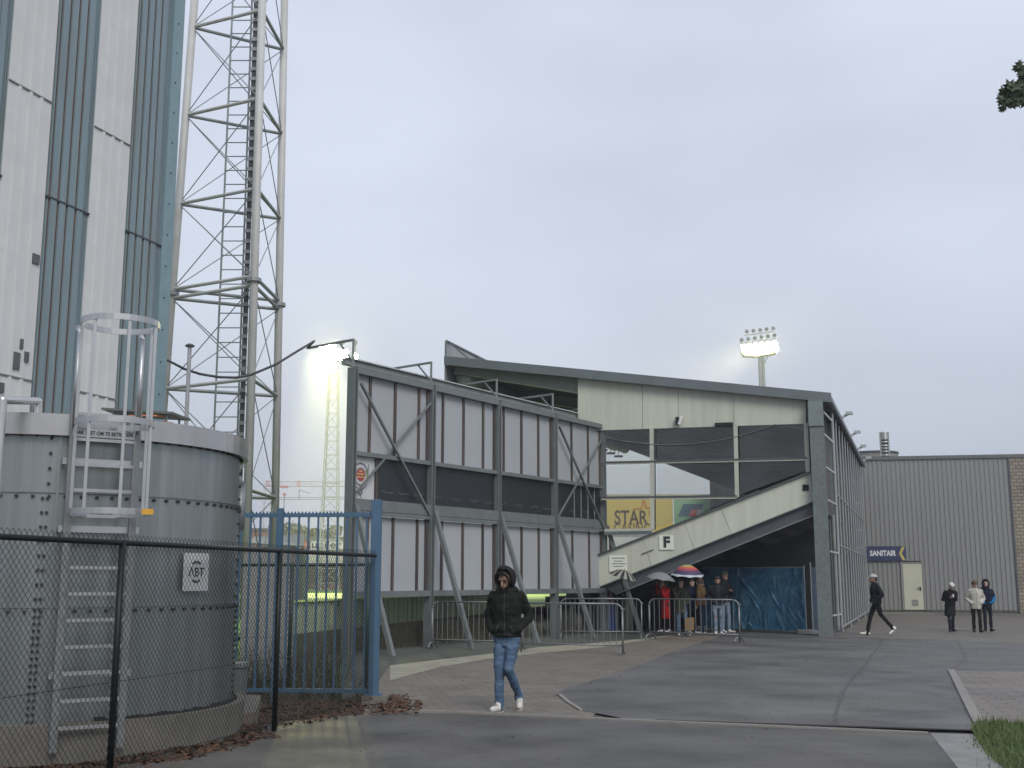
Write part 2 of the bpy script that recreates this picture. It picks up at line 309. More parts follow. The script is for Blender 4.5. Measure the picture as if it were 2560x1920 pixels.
# tar-filled seam running across the yard asphalt
seam = gp([(2205, 1600), (2196, 1618), (2178, 1640), (2160, 1668), (2130, 1698), (2105, 1735), (2095, 1770), (2085, 1812)])
b = MB(); rr = random.Random(3)
for p, q in zip(seam, seam[1:]):
    n = max(3, int((q - p).length / .12)); pv = None
    for i in range(n + 1):
        c = p.lerp(q, i / n) + V(rr.uniform(-.012, .012), 0, 0); w = rr.uniform(.012, .030) * (1 if rr.random() < .85 else 2.0)
        if pv and rr.random() < .97: b.poly([V(pv[0].x - pv[1], pv[0].y, .0075), V(pv[0].x + pv[1], pv[0].y, .0075), V(c.x + w, c.y, .0075), V(c.x - w, c.y, .0075)])
        pv = (c, w)
b.build('tar_seam', mat('tar', (0.062, 0.060, 0.056), 0.6, var=0.3, scale=8), kind='structure')
seam = gp([(2392, 1600), (2403, 1622), (2416, 1648), (2380, 1674)]); b = MB()
for p, q in zip(seam, seam[1:]): b.poly([V(p.x - .025, p.y, 0.0075), V(p.x + .025, p.y, 0.0075), V(q.x + .025, q.y, 0.0075), V(q.x - .025, q.y, 0.0075)])
b.build('tar_seam', MATS['tar'], kind='structure')

bits = gp([(1000, 1780), (1000, 1710), (1230, 1660), (1700, 1600), (2500, 1600), (2400, 1680), (2440, 1820), (1900, 1900), (700, 1900)])
b = MB(); rnd = random.Random(21); todo = [(0, 0)]
def _in(p, poly):
    c = False
    for i in range(len(poly)):
        a, d = poly[i], poly[i - 1]
        if (a[1] > p[1]) != (d[1] > p[1]) and p[0] < (d[0] - a[0]) * (p[1] - a[1]) / (d[1] - a[1]) + a[0]: c = not c
    return c
cnt = 0
while cnt < 330:
    x, y = rnd.uniform(-4, 15), rnd.uniform(10, 33)
    if not _in((x, y), bits): continue
    s = rnd.uniform(.006, .026); a = rnd.uniform(0, 6.28); d = V(math.cos(a) * s, math.sin(a) * s, 0); e_ = V(-math.sin(a) * s * .6, math.cos(a) * s * .6, 0.3 * s); p = V(x, y, .016); b.add([p - d, p + e_, p + d, p - e_ * .4], [(0, 1, 2, 3)]); cnt += 1
b.build('leaf_scatter', mat('wet_leaves', (.05, .032, .020), .7, var=.6, scale=9), kind='stuff', label='scattered wet leaves and crumbs over the asphalt and paving', cat='leaf litter')
# grass corner, leaf litter and weeds (nobody could count them)
M_blade = mat('grass_blades', (0.078, 0.122, 0.034), 0.7, var=0.5, scale=5, dirt=(.13, .11, .05), dfac=.7, dscale=3)
def inside(p, poly):
    c = False; n = len(poly)
    for i in range(n):
        a, d = poly[i], poly[i - 1]
        if (a[1] > p[1]) != (d[1] > p[1]) and p[0] < (d[0] - a[0]) * (p[1] - a[1]) / (d[1] - a[1]) + a[0]: c = not c
    return c
def scatter(poly, n, rnd):
    xs = [p[0] for p in poly]; ys = [p[1] for p in poly]; o = []
    while len(o) < n:
        p = (rnd.uniform(min(xs), max(xs)), rnd.uniform(min(ys), max(ys)))
        if inside(p, poly): o.append(p)
    return o
lawn = gp([(2428, 1826), (2445, 1811), (2480, 1806), (2560, 1812), (2860, 1822), (2860, 2100), (2560, 2100), (2509, 1925), (2462, 1884)])
sheet('lawn_soil', lawn, 0.014, mat('lawn_earth', (0.06, 0.085, 0.03), 0.95, var=0.4, scale=6))
b = MB(); rnd = random.Random(11)
edge = [(p.x - .12 + .1 * rnd.random(), p.y) for p in lawn]
for x, y in scatter(lawn, 9000, rnd) + scatter(edge, 700, rnd) + scatter([(p.x - .2, p.y + .05) for p in lawn], 260, rnd):
    h = rnd.choice((rnd.uniform(0.02, 0.05), rnd.uniform(0.03, 0.075), rnd.uniform(.05, .12))); a = rnd.uniform(0, 6.28); w = 0.006; l = V(rnd.uniform(-.04, .04), rnd.uniform(-.04, .04), h)
    p = V(x, y, 0.014); d = V(math.cos(a) * w, math.sin(a) * w, 0); b.add([p - d, p + d, p + l], [(0, 1, 2)])
b.build('grass', M_blade, kind='stuff', label='green tufted grass on the corner beside the concrete pad', cat='grass')
litter = gp([(600, 1770), (930, 1745), (985, 1740), (1030, 1772), (700, 1822), (450, 1880), (360, 1935)]) + [V(-3.15, 7, 0), V(-4.6, 7, 0), V(-4.6, 11.2, 0)]
b = MB(); rnd = random.Random(5)
for x, y in scatter(litter, 5200, rnd):
    s = rnd.uniform(0.012, 0.035); a = rnd.uniform(0, 6.28); z = rnd.uniform(0.0, 0.035)
    d = V(math.cos(a) * s, math.sin(a) * s, rnd.uniform(-.4, .4) * s); e = V(-math.sin(a) * s * .6, math.cos(a) * s * .6, rnd.uniform(-.5, .5) * s)
    p = V(x, y, z); b.add([p - d, p + e, p + d, p - e], [(0, 1, 2, 3)])
for x, y in scatter(gp([(960, 1748), (1010, 1742), (1062, 1764), (1045, 1790), (930, 1792)]), 420, rnd):
    s = rnd.uniform(0.015, 0.04); a = rnd.uniform(0, 6.28); d = V(math.cos(a) * s, math.sin(a) * s, rnd.uniform(-.4, .4) * s); e = V(-math.sin(a) * s * .6, math.cos(a) * s * .6, 0.3 * s)
    p = V(x, y, rnd.uniform(0.012, 0.06)); b.add([p - d, p + e, p + d, p - e], [(0, 1, 2, 3)])
b.build('leaf_litter', mat('dead_leaves', (0.085, 0.042, 0.022), 0.9, var=0.6, scale=14), kind='stuff', label='brown fallen leaves strewn along the fence foot', cat='leaf litter')
def weed(x, y, h, n, spread, m, label, group=None, seed=0):
    r_ = random.Random(seed); b = MB()
    for i in range(n):
        a = r_.uniform(0, 6.28); tip = V(x + math.cos(a) * spread * r_.random(), y + math.sin(a) * spread * r_.random(), h * r_.uniform(.4, 1)); base = V(x + r_.uniform(-.08, .08), y + r_.uniform(-.06, .06), -0.02)
        b.tube(base, tip, 0.004, 3, 0.002, cap=False)
        for k in range(9):
            t = r_.uniform(.2, 1); p = base.lerp(tip, t); s = r_.uniform(.015, .045); q = r_.uniform(0, 6.28)
            d = V(math.cos(q) * s, math.sin(q) * s, r_.uniform(-.5, .7) * s); e = V(-d.y, d.x, r_.uniform(-.3, .3) * s) * .4
            b.add([p, p + d * .5 + e, p + d, p + d * .5 - e], [(0, 1, 2, 3)])
    b.build('weed', m, label=label, cat='weed', group=group)
M_weed = mat('weed_green', (0.035, 0.055, 0.022), 0.8, var=0.4, scale=12); M_dry = mat('weed_dry', (0.085, 0.065, 0.035), 0.9, var=0.5, scale=12)

# ---------------------------------------------------------------- silo building with striped cladding
M_white = mat('white_cladding', (0.60, 0.605, 0.60), 0.55, var=0.08, scale=3, dirt=(0.45, 0.45, 0.44), dfac=0.4, dscale=1.5, bump=0.12, bscale=3)
M_blue = mat('blue_grey_cladding', (0.185, 0.255, 0.285), 0.5, var=0.14, scale=2, streak=True, dirt=(0.17, 0.17, 0.14), dfac=0.55, dscale=1.5)
M_bluetrim = mat('blue_trim', (0.19, 0.285, 0.315), 0.5, var=0.08)
M_rust = mat('rust_streaks', (0.115, 0.060, 0.038), 0.9, var=0.5, scale=3, streak=True, dirt=(0.025, 0.024, 0.024), dfac=0.7, dscale=1)
M_seam = mat('dark_seam', (0.05, 0.055, 0.06), 0.8)
sK = at(429, 500, 24.0); sK.z = 0; sd_ = V(-0.334, -0.943, 0).normalized(); sn = V(0.943, -0.334, 0).normalized()
silo = thing('silo_building', sK, 'tall silo tower clad in white and blue grey ribbed stripes with rusty seams', 'silo')
def sP(s, o, z): return sK + sd_ * s + sn * o + V(0, 0, z)
def sS(px, py=0): return (onp(px, py, sK, sd_) - sK).dot(sd_)
TOP = 19.0
def slab(b, s0, s1, o0, o1, z0, z1): return b.prism([sP(s0, o0, z0), sP(s1, o0, z0), sP(s1, o1, z0), sP(s0, o1, z0)], V(0, 0, z1 - z0))
slab(MB(), -0.02, 8.5, -7.0, -0.06, 0, TOP).build('wall', M_bluetrim, silo)
e = [0.0] + [sS(x) for x in (432, 345, 254, 146, 35)]; e += [e[-1] + (e[-1] - e[-2]) * .95]; e += [e[-1] + 1.05]
slab(MB(), e[0] - 0.03, e[1], -0.055, 0.07, 0, TOP).build('corner_trim', M_bluetrim, silo)
def seamz(px, py): return onp(px, py, sK, sd_).z
zw, zb = (seamz(75, 228) + seamz(280, 342)) / 2, (seamz(160, 508) + seamz(350, 596)) / 2; zl = (seamz(36, 944) + seamz(240, 988)) / 2
for i in range(1, 7):
    s0, s1 = e[i], e[i + 1]; w = s1 - s0
    if i % 2 == 1:                                # blue band: deep ribs with rust in the grooves
        f = MB(); g = MB(); slab(f, s0, s1, -0.055, 0.0, 0, TOP)
        nr = 4 if i < 5 else 5
        for k in range(nr):
            a = s0 + w * (0.16 + 0.80 * k / nr); slab(f, a, a + w * 0.135, 0.0, 0.045, 0, TOP)
            slab(g, a + w * 0.136, a + w * 0.178, 0.0, 0.012, 0, TOP); slab(f, a + w * 0.18, a + w * 0.20, 0, 0.03, 0, TOP)
        for k in range(3): slab(f, s0 + w * (0.03 + .045 * k), s0 + w * (0.045 + .045 * k), 0, 0.03, 0, TOP)
        slab(g, s1 - w * .02, s1, 0.0, 0.01, 0, TOP)
        p = f.build('blue_panel', M_blue, silo); g.build('rust_seam', M_rust, p)
        h = MB(); slab(h, s0, s1, 0.0, 0.052, zb - .02, zb + .02); h.build('joint', M_seam, p)
    else:
        f = MB(); slab(f, s0, s1, -0.055, 0.02, 0, TOP)
        for k in range(3): a = s0 + w * (0.25 + .25 * k); slab(f, a - .035, a + .035, 0.02, 0.045, 0, TOP); slab(f, a + .035, a + .055, 0.02, 0.03, 0, TOP)
        p = f.build('white_panel', M_white, silo)
        for z in (zw, zl):
            h = MB(); slab(h, s0, s1, 0.02, 0.047, z - .012, z + .012); h.build('joint', mat('grey_joint', (0.22, 0.22, 0.21), 0.8), p)
M_patch = mat('grey_patch', (0.10, 0.105, 0.11), 0.7)
for x0, y0, x1, y1 in ((78, 636, 95, 660), (48, 848, 54, 873), (29, 881, 46, 923), (56, 880, 68, 905), (-6, 957, 6, 982)):
    s0, s1 = sS(x1, y0), sS(x0, y0); z1, z0 = seamz((x0 + x1) / 2, y0), seamz((x0 + x1) / 2, y1)
    slab(MB(), s0, s1, 0.02, 0.055, z0, z1).build('wall_vent', M_patch, silo)
b = MB()
for i in range(26): b.tube(sP(0.18, 0.065, 0.6 + i * .7), sP(0.18, 0.085, 0.6 + i * .7), 0.018, 6)
b.build('bolts', M_seam, silo)['kind'] = 'stuff'

# ---------------------------------------------------------------- bolted steel tank
M_galv = mat('galvanised_plate', (0.275, 0.30, 0.295), 0.30, 0.6, var=0.16, scale=1.6, dirt=(0.165, 0.185, 0.18), dfac=0.75, dscale=0.9, streak=True)
M_bolt = mat('bolt_heads', (0.035, 0.037, 0.04), 0.6, 0.3)
M_alu = mat('bright_aluminium', (0.46, 0.47, 0.47), 0.34, 0.75, var=0.08, scale=3)
M_rim = mat('polished_rim', (0.52, 0.515, 0.50), 0.25, 0.8, var=0.18, scale=0.9, dirt=(0.55, 0.47, 0.40), dfac=0.7, dscale=0.5)  # bare beige patches; patchy reflections put into the colour
M_lad = mat('shaded_ladder_zinc', (0.24, 0.25, 0.25), 0.5, 0.5, var=0.2, scale=5)  # wet zinc, shade of the lower ladder put into the colour
M_rung = mat('shaded_rung_zinc', (0.42, 0.43, 0.43), 0.4, 0.5, var=0.15, scale=5)  # same ladder metal, a lighter share of shade in its colour
M_plinth = mat('plinth_concrete', (0.17, 0.16, 0.135), 0.85, var=0.25, scale=2, dirt=(0.07, 0.07, 0.06), dfac=0.6, fine=0.25)
TC = V(-4.98, 12.44, 0); TR = 1.97
tank = thing('storage_tank', TC, 'round bolted galvanised steel tank with caged ladder behind the chain link fence', 'tank')
def tP(a, r, z): return TC + V(math.sin(a) * r, math.cos(a) * r, z)     # a: bearing seen from the tank centre, 0 = away from the camera
aC = math.atan2(-TC.x, -TC.y)                    # towards the camera
MB().lathe(TC, [(0, 0.02), (2.10, 0.02), (2.10, 0.365), (0, 0.365)], 64).build('plinth', M_plinth, tank)
zs = [0.355, 1.40, 2.45, 3.02]
for k in range(3):
    b = MB(); r0 = TR - 0.006 * k
    b.lathe(TC, [(r0, zs[k]), (r0, zs[k + 1] + (0.05 if k < 2 else 0))], 72)
    ring = b.build('shell_ring', M_galv, tank, smooth=True)
    g = MB()
    for i in range(88):
        a = 2 * math.pi * i / 88
        if math.cos(a - aC) < -0.1: continue
        g.tube(tP(a, r0 - .01, zs[k + 1] - 0.045), tP(a, r0 + 0.022, zs[k + 1] - 0.045), 0.017, 6)
    for a0 in (aC + 0.03, aC - 1.33, aC + 1.35):
        n = int((zs[k + 1] - zs[k]) / (0.14 if k == 2 else 0.12 if k == 1 else 0.06))
        for i in range(n):
            z = zs[k] + (i + .5) * (zs[k + 1] - zs[k]) / n
            for da in ((0, ) if k == 2 else (0, 0.022)): g.tube(tP(a0 + da, r0 - .01, z), tP(a0 + da, r0 + .022, z), 0.016, 6)
    g.build('bolts', M_bolt, ring)['kind'] = 'stuff'
    if k: MB().lathe(TC, [(TR + .0, zs[k] - .012), (TR + .012, zs[k] - .012), (TR + .012, zs[k] + .004), (TR, zs[k] + .004)], 72).build('lap_joint', M_galv, ring)
for a0 in (aC - 0.005, ):
    MB().prism([tP(a0, TR - .02, .3), tP(a0 - .012, TR - .02, .3), tP(a0 - .012, TR + .012, .3), tP(a0, TR + .012, .3)], V(0, 0, 2.7)).build('plate_edge', M_galv, tank)
MB().lathe(TC, [(TR + .02, 2.97), (TR + .07, 2.97), (TR + .075, 3.17), (TR + .02, 3.18), (1.2, 3.28), (0, 3.36)], 72).build('roof_rim', M_rim, tank, smooth=False)
b = MB()
rr = random.Random(2)
for i in range(60):
    a = aC - 0.25 - i * 0.022; w = rr.uniform(.01, .035); b.ball(tP(a, TR + .015, .37), .035, .035, w, 4, 6)
b.build('sealant', mat('black_sealant', (0.012, 0.012, 0.012), 0.8), tank)
# hatch plate, hose and vent pole on the roof
hp = at(368, 1036, 13.0)
MB().box(hp, 0.80, 0.75, 0.025, (V(1, 0, -.06).normalized(), V(0, 1, .03).normalized(), V(0.06, -.03, 1).normalized())).build('hatch', mat('grey_hatch', (0.10, 0.11, 0.105), 0.6), tank)
b = MB()
for dx in (-.3, .3):
    for dy in (-.25, .25): b.tube(V(hp.x + dx, hp.y + dy, 3.24), V(hp.x + dx, hp.y + dy, hp.z), .014, 6)
b.build('hatch_leg', M_galv, tank)
h0 = V(hp.x + .02, hp.y - .2, 3.29)
MB().path([h0 + V(0.42 * math.cos(t) * (1 - t * .03), 0.22 * math.sin(t), 0.02 + 0.012 * t) for t in [i * .45 for i in range(30)]], 0.012, 6).build('hose', mat('orange_hose', (0.45, 0.16, 0.08), 0.5), tank, smooth=True)
vp = at(465, 1065, 14.0); b = MB(); b.tube(V(vp.x, vp.y, 3.2), V(vp.x, vp.y, at(465, 868, 14).z), 0.025, 12)
vent = b.build('vent_pipe', mat('vent_grey', (0.30, 0.31, 0.31), 0.5, 0.4), tank, smooth=False)
zt = at(465, 864, 14).z; MB().lathe(V(vp.x, vp.y, zt), [(0, .025), (.03, .022), (.06, .0), (.055, -.015), (0, -.012)], 18).build('vent_cap', mat('vent_dark', (0.10, 0.11, 0.11), 0.5, 0.4), vent)
MB().box(V(vp.x - .14, vp.y, 3.3), .09, .09, .12).build('valve', mat('yellow_valve', (0.42, 0.33, 0.06), 0.5), tank, bevel=.01)
# overflow pipe leaving the shell on the right
o1 = at(566, 1182, 13.0); o2 = at(588, 1192, 13.1); o3 = at(602, 1216, 13.15)
MB().path([at(540, 1190, 12.8), o1, o2, o3, V(o3.x, o3.y, o3.z - .5)], 0.055, 10).build('overflow_pipe', mat('pipe_grey', (0.26, 0.29, 0.30), 0.45, 0.4), tank, smooth=True)
# plate with logo
aS = min((aC - .002 * i for i in range(700)), key=lambda a: abs((TC.x + math.sin(a) * TR) / (TC.y + math.cos(a) * TR) - ray(484, 1430).x / ray(484, 1430).y))
nS = V(math.sin(aS), math.cos(aS), 0); xS = V(-nS.y, nS.x, 0); uS = V(0, 0, 1); cS = TC + nS * (TR + .03); cS.z = at(484, 1430, cS.y).z
pl = MB().box(cS, 0.37, 0.375, 0.008, (xS, uS, nS)).build('logo_plate', mat('white_plate', (0.52, 0.53, 0.53), 0.5, var=.06), tank)
M_ink = mat('black_ink', (0.02, 0.02, 0.022), 0.6)
textmesh('\u039bBT', 0.125, cS + nS * .008 - uS * .005, xS, uS, M_ink, 'lettering', pl, 0.002)
b = MB()
for sgn, rads in ((1, (.055, .075)), (-1, (.05, .068))):
    for rad in rads:
        pts = [cS + nS * .007 + uS * (sgn * .055) + xS * rad * math.cos(t) + uS * sgn * rad * .7 * math.sin(t) for t in [0.5 + i * .27 for i in range(9)]]
        for p, q in zip(pts, pts[1:]): b.bar(p, q, .008, .003, nS)
b.build('logo_arc', M_ink, pl)
# ladder with cage
aL = math.atan2(-3.807 - TC.x, 10.61 - TC.y); nL = V(math.sin(aL), math.cos(aL), 0); xL = V(-nL.y, nL.x, 0); LC = TC + nL * (TR + .20)
def lP(x, o, z): return LC + xL * x + nL * o + V(0, 0, z)
lad = []
for s in (-1, 1): MB().bar(lP(s * .29, 0, .14), lP(s * .29, 0, 3.35), .065, .03, nL).build('ladder_rail', M_lad, tank)
for i in range(13): MB().bar(lP(-.275, 0, .34 + i * .235), lP(.275, 0, .34 + i * .235), .03, .03).build('rung', M_rung, tank)
for z in (.80, 2.10, 2.72):
    b = MB(); b.bar(lP(-.36, -.03, z), lP(.36, -.03, z), .012, .06)
    for s in (-1, 1): b.bar(lP(s * .33, -.03, z), lP(s * .33, -.2, z), .02, .05)
    b.build('bracket', M_alu, tank)
for s in (-1, 1):                                  # handrails carried above the roof
    MB().path([lP(s * .29, 0, 3.0), lP(s * .29, .02, 3.92), lP(s * .29, -.12, 4.0)], .024, 8).build('handrail', M_alu, tank, smooth=True)
for z, f in ((2.24, 0), (3.05, 0), (3.98, 1)):
    b = MB(); pts = [lP(.345 * math.sin(t), .33 - .345 * math.cos(t), z) for t in [math.pi * .10 + i * (math.pi * 1.8) / 28 for i in range(29)]]
    if f: pts = [lP(.345 * math.sin(t), .33 - .345 * math.cos(t), z) for t in [i * math.pi * 2 / 32 for i in range(33)]]
    for p, q in zip(pts, pts[1:]):
        c = (p + q) / 2; nn = (c - lP(0, .33, z)).normalized(); b.bar(p, q + (q - p) * .08, .008, .055, V(0, 0, 1))
    b.build('cage_hoop', M_alu, tank)
for t in (1.25, 2.2, 3.14, 4.08, 5.03): MB().bar(lP(.335 * math.sin(t), .33 - .335 * math.cos(t), 2.21), lP(.335 * math.sin(t), .33 - .335 * math.cos(t), 4.0), .028, .012, nL).build('cage_strap', M_alu, tank)
ns = MB().box(lP(-.02, .02, 2.985), .56, .075, .006, (xL, V(0, 0, 1), nL)).build('notice_plate', M_alu, tank)
textmesh('DAK NIET OM TE BETREDEN', .05, lP(-.02, .026, 2.985), xL, V(0, 0, 1), M_ink, 'lettering', ns, .002, .001, width=.52)
MB().box(lP(.25, .66, 2.24), .10, .05, .006, (xL, V(0, 0, 1), nL)).build('sticker', mat('orange_sticker', (0.62, 0.33, 0.03), 0.5), tank)
# insulated pipe bend at the frame edge
MB().path([V(at(8, 1000, 10.0).x, 10.0, .1), at(8, 1000, 10.0), at(95, 1003, 10.6), at(95, 1050, 10.6)], 0.036, 12).build('insulated_pipe', mat('pipe_foil', (0.55, 0.55, 0.54), 0.3, 0.8, var=.1), tank, smooth=False)
# platform with kerb boards around the plinth
pf = [gnd(x, y, .20) for x, y in ((640, 1780), (414, 1829), (0, 1848))] + [V(-9, 10.2, .2), V(-9, 16, .2), V(-3.2, 15.0, .2)]
MB().prism([V(p.x, p.y, -.02) for p in pf], V(0, 0, .21)).build('platform', M_plinth, kind='structure')
b = MB()
for p, q in zip(pf[:3] + [pf[3]], pf[1:4]): b.bar(V(p.x, p.y, .13), V(q.x, q.y, .13), .05, .16)
b.build('platform_kerb', mat('kerb_board', (0.16, 0.13, 0.105), 0.85, var=.3), kind='structure')
b = MB(); fr_ = pf[:4]; rb_ = random.Random(8)
inn = []; ou = []
for p, q in zip(fr_, fr_[1:]):
    for i in range(10): t = p.lerp(q, i / 10); inn.append(V(t.x, t.y, .085 + rb_.uniform(-.02, .02))); ou.append(V(t.x + .35 + rb_.uniform(-.1, .1), t.y - .55 + rb_.uniform(-.1, .1), -.004))
for i in range(len(inn) - 1): b.add([inn[i], inn[i + 1], ou[i + 1], ou[i]], [(0, 1, 2, 3)])
b.build('soil_bank', M_soil, kind='structure')
b = MB()
for i in range(2200):
    k = rb_.randrange(len(inn) - 1); u_, w_ = rb_.random(), rb_.random(); p = inn[k].lerp(inn[k + 1], u_).lerp(ou[k].lerp(ou[k + 1], u_), w_); s_ = rb_.uniform(.01, .035); a = rb_.uniform(0, 6.28)
    d = V(math.cos(a) * s_, math.sin(a) * s_, rb_.uniform(-.3, .3) * s_); e_ = V(-math.sin(a) * s_ * .6, math.cos(a) * s_ * .6, rb_.uniform(-.3, .6) * s_); p = p + V(0, 0, .012); b.add([p - d, p + e_, p + d, p - e_], [(0, 1, 2, 3)])
b.build('leaf_litter', MATS['dead_leaves'], kind='stuff', label='brown fallen leaves heaped on the bank below the tank platform', cat='leaf litter')
# small cabinet beside the tank
cb = at(577, 1775, 14.45); cab = thing('utility_box', V(cb.x, cb.y, 0), 'low grey box with pale metal lid at the foot of the tank', 'box')
MB().box(V(cb.x, cb.y, .29), .30, .34, .58).build('body', mat('box_grey', (0.15, 0.165, 0.165), 0.6), cab, bevel=.008)
MB().box(V(cb.x, cb.y, .605), .34, .38, .055).build('lid', M_alu, cab, bevel=.008)

# ---------------------------------------------------------------- lattice mast
M_mast = mat('mast_paint', (0.48, 0.475, 0.46), 0.5, 0.0, var=0.10, scale=2, dirt=(0.38, 0.36, 0.33), dfac=0.5)
M_strut = mat('mast_strut', (0.26, 0.275, 0.28), 0.5, 0.3, var=.1)
M_dark = mat('cable_tray', (0.07, 0.075, 0.08), 0.6, 0.3, var=.3)
def onz(px, py, z):
    r = ray(px, py); return CAM + r * ((z - EYE) / r.z)
jl = [(481, 70), (466, 289), (449, 510), (429, 723), (427, 745), (412, 971)]
legL0, legL1 = at(412, 971, 31.5), at(481, 70, 31.4)
zj = [at(x, y, 31.45).z for x, y in jl]
legM0, legM1 = onz(628, 947, zj[5]), onz(655, 25, zj[0])
legR0, legR1 = onz(693, 990, zj[5]), onz(709, 124, zj[0])
def leg(a, c, z): return a + (c - a) * ((z - a.z) / (c.z - a.z))
legs = [(legL0, legL1), (legM0, legM1), (legR0, legR1)]
mc = sum((leg(a, c, 0) for a, c in legs), V(0, 0, 0)) / 3
mast = thing('lattice_mast', V(mc.x, mc.y, 0), 'tall three legged tubular lattice mast with inner ladder beside the silo', 'mast')
MT = zj[0] + 2 * (zj[0] - zj[1]) + .6
for a, c in legs: MB().tube(leg(a, c, -.05), leg(a, c, MT), 0.115, 16).build('leg', M_mast, mast, smooth=True)
bay = zj[0] - zj[1]; lv = [zj[0] + 2 * bay, zj[0] + bay] + zj + [zj[5] - bay * 1.08, .25]
for z in lv:
    P = [leg(a, c, z) for a, c in legs]
    for i in range(3): MB().tube(P[i], P[(i + 1) % 3], 0.052, 8).build('strut', M_mast if i == 0 else M_strut, mast)
for z0, z1 in zip(lv[1:], lv):
    if z1 - z0 < .6: continue
    for i in range(3):
        a, c = legs[i], legs[(i + 1) % 3]
        for p, q in ((leg(*a, z0), leg(*c, z1)), (leg(*c, z0), leg(*a, z1))): MB().tube(p, q, 0.015, 6).build('brace', M_strut, mast)
for a, c in legs: MB().tube(leg(a, c, (zj[3] + zj[4]) / 2 - .05), leg(a, c, (zj[3] + zj[4]) / 2 + .05), 0.20, 16).build('flange', M_strut, mast)
def lr(x0, y0, x1, y1, Y): return at(x0, y0, Y), at(x1, y1, Y)
rl = lr(582, 0, 535, 1077, 31.2); rt = lr(630, 0, 594, 1077, 31.2)
for a, c in (rl, rt): MB().bar(leg(c, a, .3), leg(c, a, MT), .05, .03).build('ladder_rail', M_strut, mast)
n = int((MT - .6) / .42)
for i in range(n): z = .6 + i * .42; MB().tube(leg(rl[1], rl[0], z), leg(rt[1], rt[0], z), .017, 6).build('rung', M_strut, mast)
ct = lr(641, 0, 604, 1077, 30.6); MB().bar(leg(ct[1], ct[0], .2), leg(ct[1], ct[0], MT), .13, .05, V(0, 1, 0)).build('cable_tray', M_dark, mast)
b = MB()
for i in range(70): z = .4 + i * .3; p = leg(ct[1], ct[0], z); b.box(p + V(0, -.05, 0), .16, .03, .10)
b.build('cable_clips', mat('clip_steel', (0.30, 0.32, 0.33), .5, .4), mast)['kind'] = 'stuff'

# ---------------------------------------------------------------- fences on the left
M_chain = mat('dark_green_coating', (0.006, 0.009, 0.009), 0.5, var=.2, spec=.3); M_green = mat('green_post', (0.012, 0.035, 0.028), 0.45, var=.2)
M_bluep = mat('blue_paint', (0.058, 0.125, 0.205), 0.45, var=.12, scale=5, dirt=(0.07, 0.11, 0.15), dfac=0.5, dscale=4)
def chainlink(name, A, B, H, label, posts, r=.0023, dm=.064, M=None, z0=.06, group=None):
    M = M or M_chain; t = thing(name, V(A.x, A.y, 0), label, 'fence', group); d = (B - A); L_ = d.length; d.normalize(); n = V(-d.y, d.x, 0)
    vs = []; fs = []; hw = dm / 2; rows = int((H + .1 - z0) / hw); cols = int(L_ / hw)
    for i in range(cols):
        for j in range(rows):
            up = (i + j) % 2 == 0
            p = A + d * (i * hw) + V(0, 0, z0 + (j if up else j + 1) * hw * 1.12); q = A + d * ((i + 1) * hw) + V(0, 0, z0 + (j + 1 if up else j) * hw * 1.12)
            if max(p.z, q.z) > H + .075: continue
            ax = (q - p).normalized(); s = n * r; u = ax.cross(n) * r; k = len(vs)
            vs += [p + s, p - s * .5 + u * .87, p - s * .5 - u * .87, q + s, q - s * .5 + u * .87, q - s * .5 - u * .87]
            fs += [(k, k + 1, k + 4, k + 3), (k + 1, k + 2, k + 5, k + 4), (k + 2, k, k + 3, k + 5)]
    b = MB(); b.v = vs; b.f = fs; b.build('wire_mesh', M, t)
    MB().tube(V(A.x, A.y, H), V(B.x, B.y, H), .024, 10).build('top_rail', M, t, smooth=True)
    for z in (z0 + .02, .78): MB().tube(V(A.x, A.y, z), V(B.x, B.y, z), .003, 5).build('tension_wire', M, t)
    for p in posts: MB().tube(V(p.x, p.y, -.05), V(p.x, p.y, H + .02), .030, 12).build('post', M, t, smooth=True)
    return t
fA, fB = V(-1.86, 15.7, 0), V(-4.35, 6.6, 0); fd = (fB - fA).normalized()
chainlink('chain_link_fence', fA, fB, 1.96, 'dark chain link fence with round posts in front of the tank', [fA + fd * k for k in (2.84, 5.85, 8.85)])
MB
gA, gB = V(-2.15, 17.3, 0), V(-5.6, 17.9, 0); gd = (gB - gA).normalized()
chainlink('mesh_fence', gA, gB, 1.86, 'green wire mesh fence with square posts behind the blue railings', [gA, gA + gd * 1.2, gA + gd * 2.35, gA + gd * 3.0], M=M_green, r=.0018)
# blue palisade fence
pf0, pf1 = V(-1.87, 15.85, 0), V(-6.3, 16.2, 0); pd = (pf1 - pf0).normalized()
bf = thing('palisade_fence', pf0, 'blue painted steel railing fence with serrated top rail', 'fence')
for s in (1.36, 2.72): MB().box(pf0 + pd * s + V(0, 0, 1.30), .09, .09, 2.64).build('post', M_bluep, bf, bevel=.006)
cp = MB().box(pf0 + V(0, 0, 1.42), .135, .135, 2.62).build('corner_post', M_bluep, bf, bevel=.008)
MB().box(pf0 + V(0, 0, .115), .24, .20, .02).build('base_plate', M_bluep, cp)
for z in (.16, 2.52): MB().bar(pf0 + V(0, 0, z) + pd * .07, pf1 + V(0, 0, z), .045, .05).build('rail', M_bluep, bf)
k = 0
for i in range(1, 33):
    p = pf0 + pd * (i * .1365)
    if min(abs(i * .1365 - s) for s in (1.36, 2.72)) < .07: continue
    MB().bar(p + V(0, 0, .16), p + V(0, 0, 2.52), .026, .026, V(1, 0, 0)).build('bar', M_bluep, bf)
b = MB()
for i in range(int(4.4 / .05)):
    p = pf0 + pd * (.1 + i * .05) + V(0, 0, 2.545); b.prism([p - pd * .022, p + pd * .022, p + V(0, 0, .035)], V(0, .006, 0))
b.build('serrated_strip', M_bluep, bf)
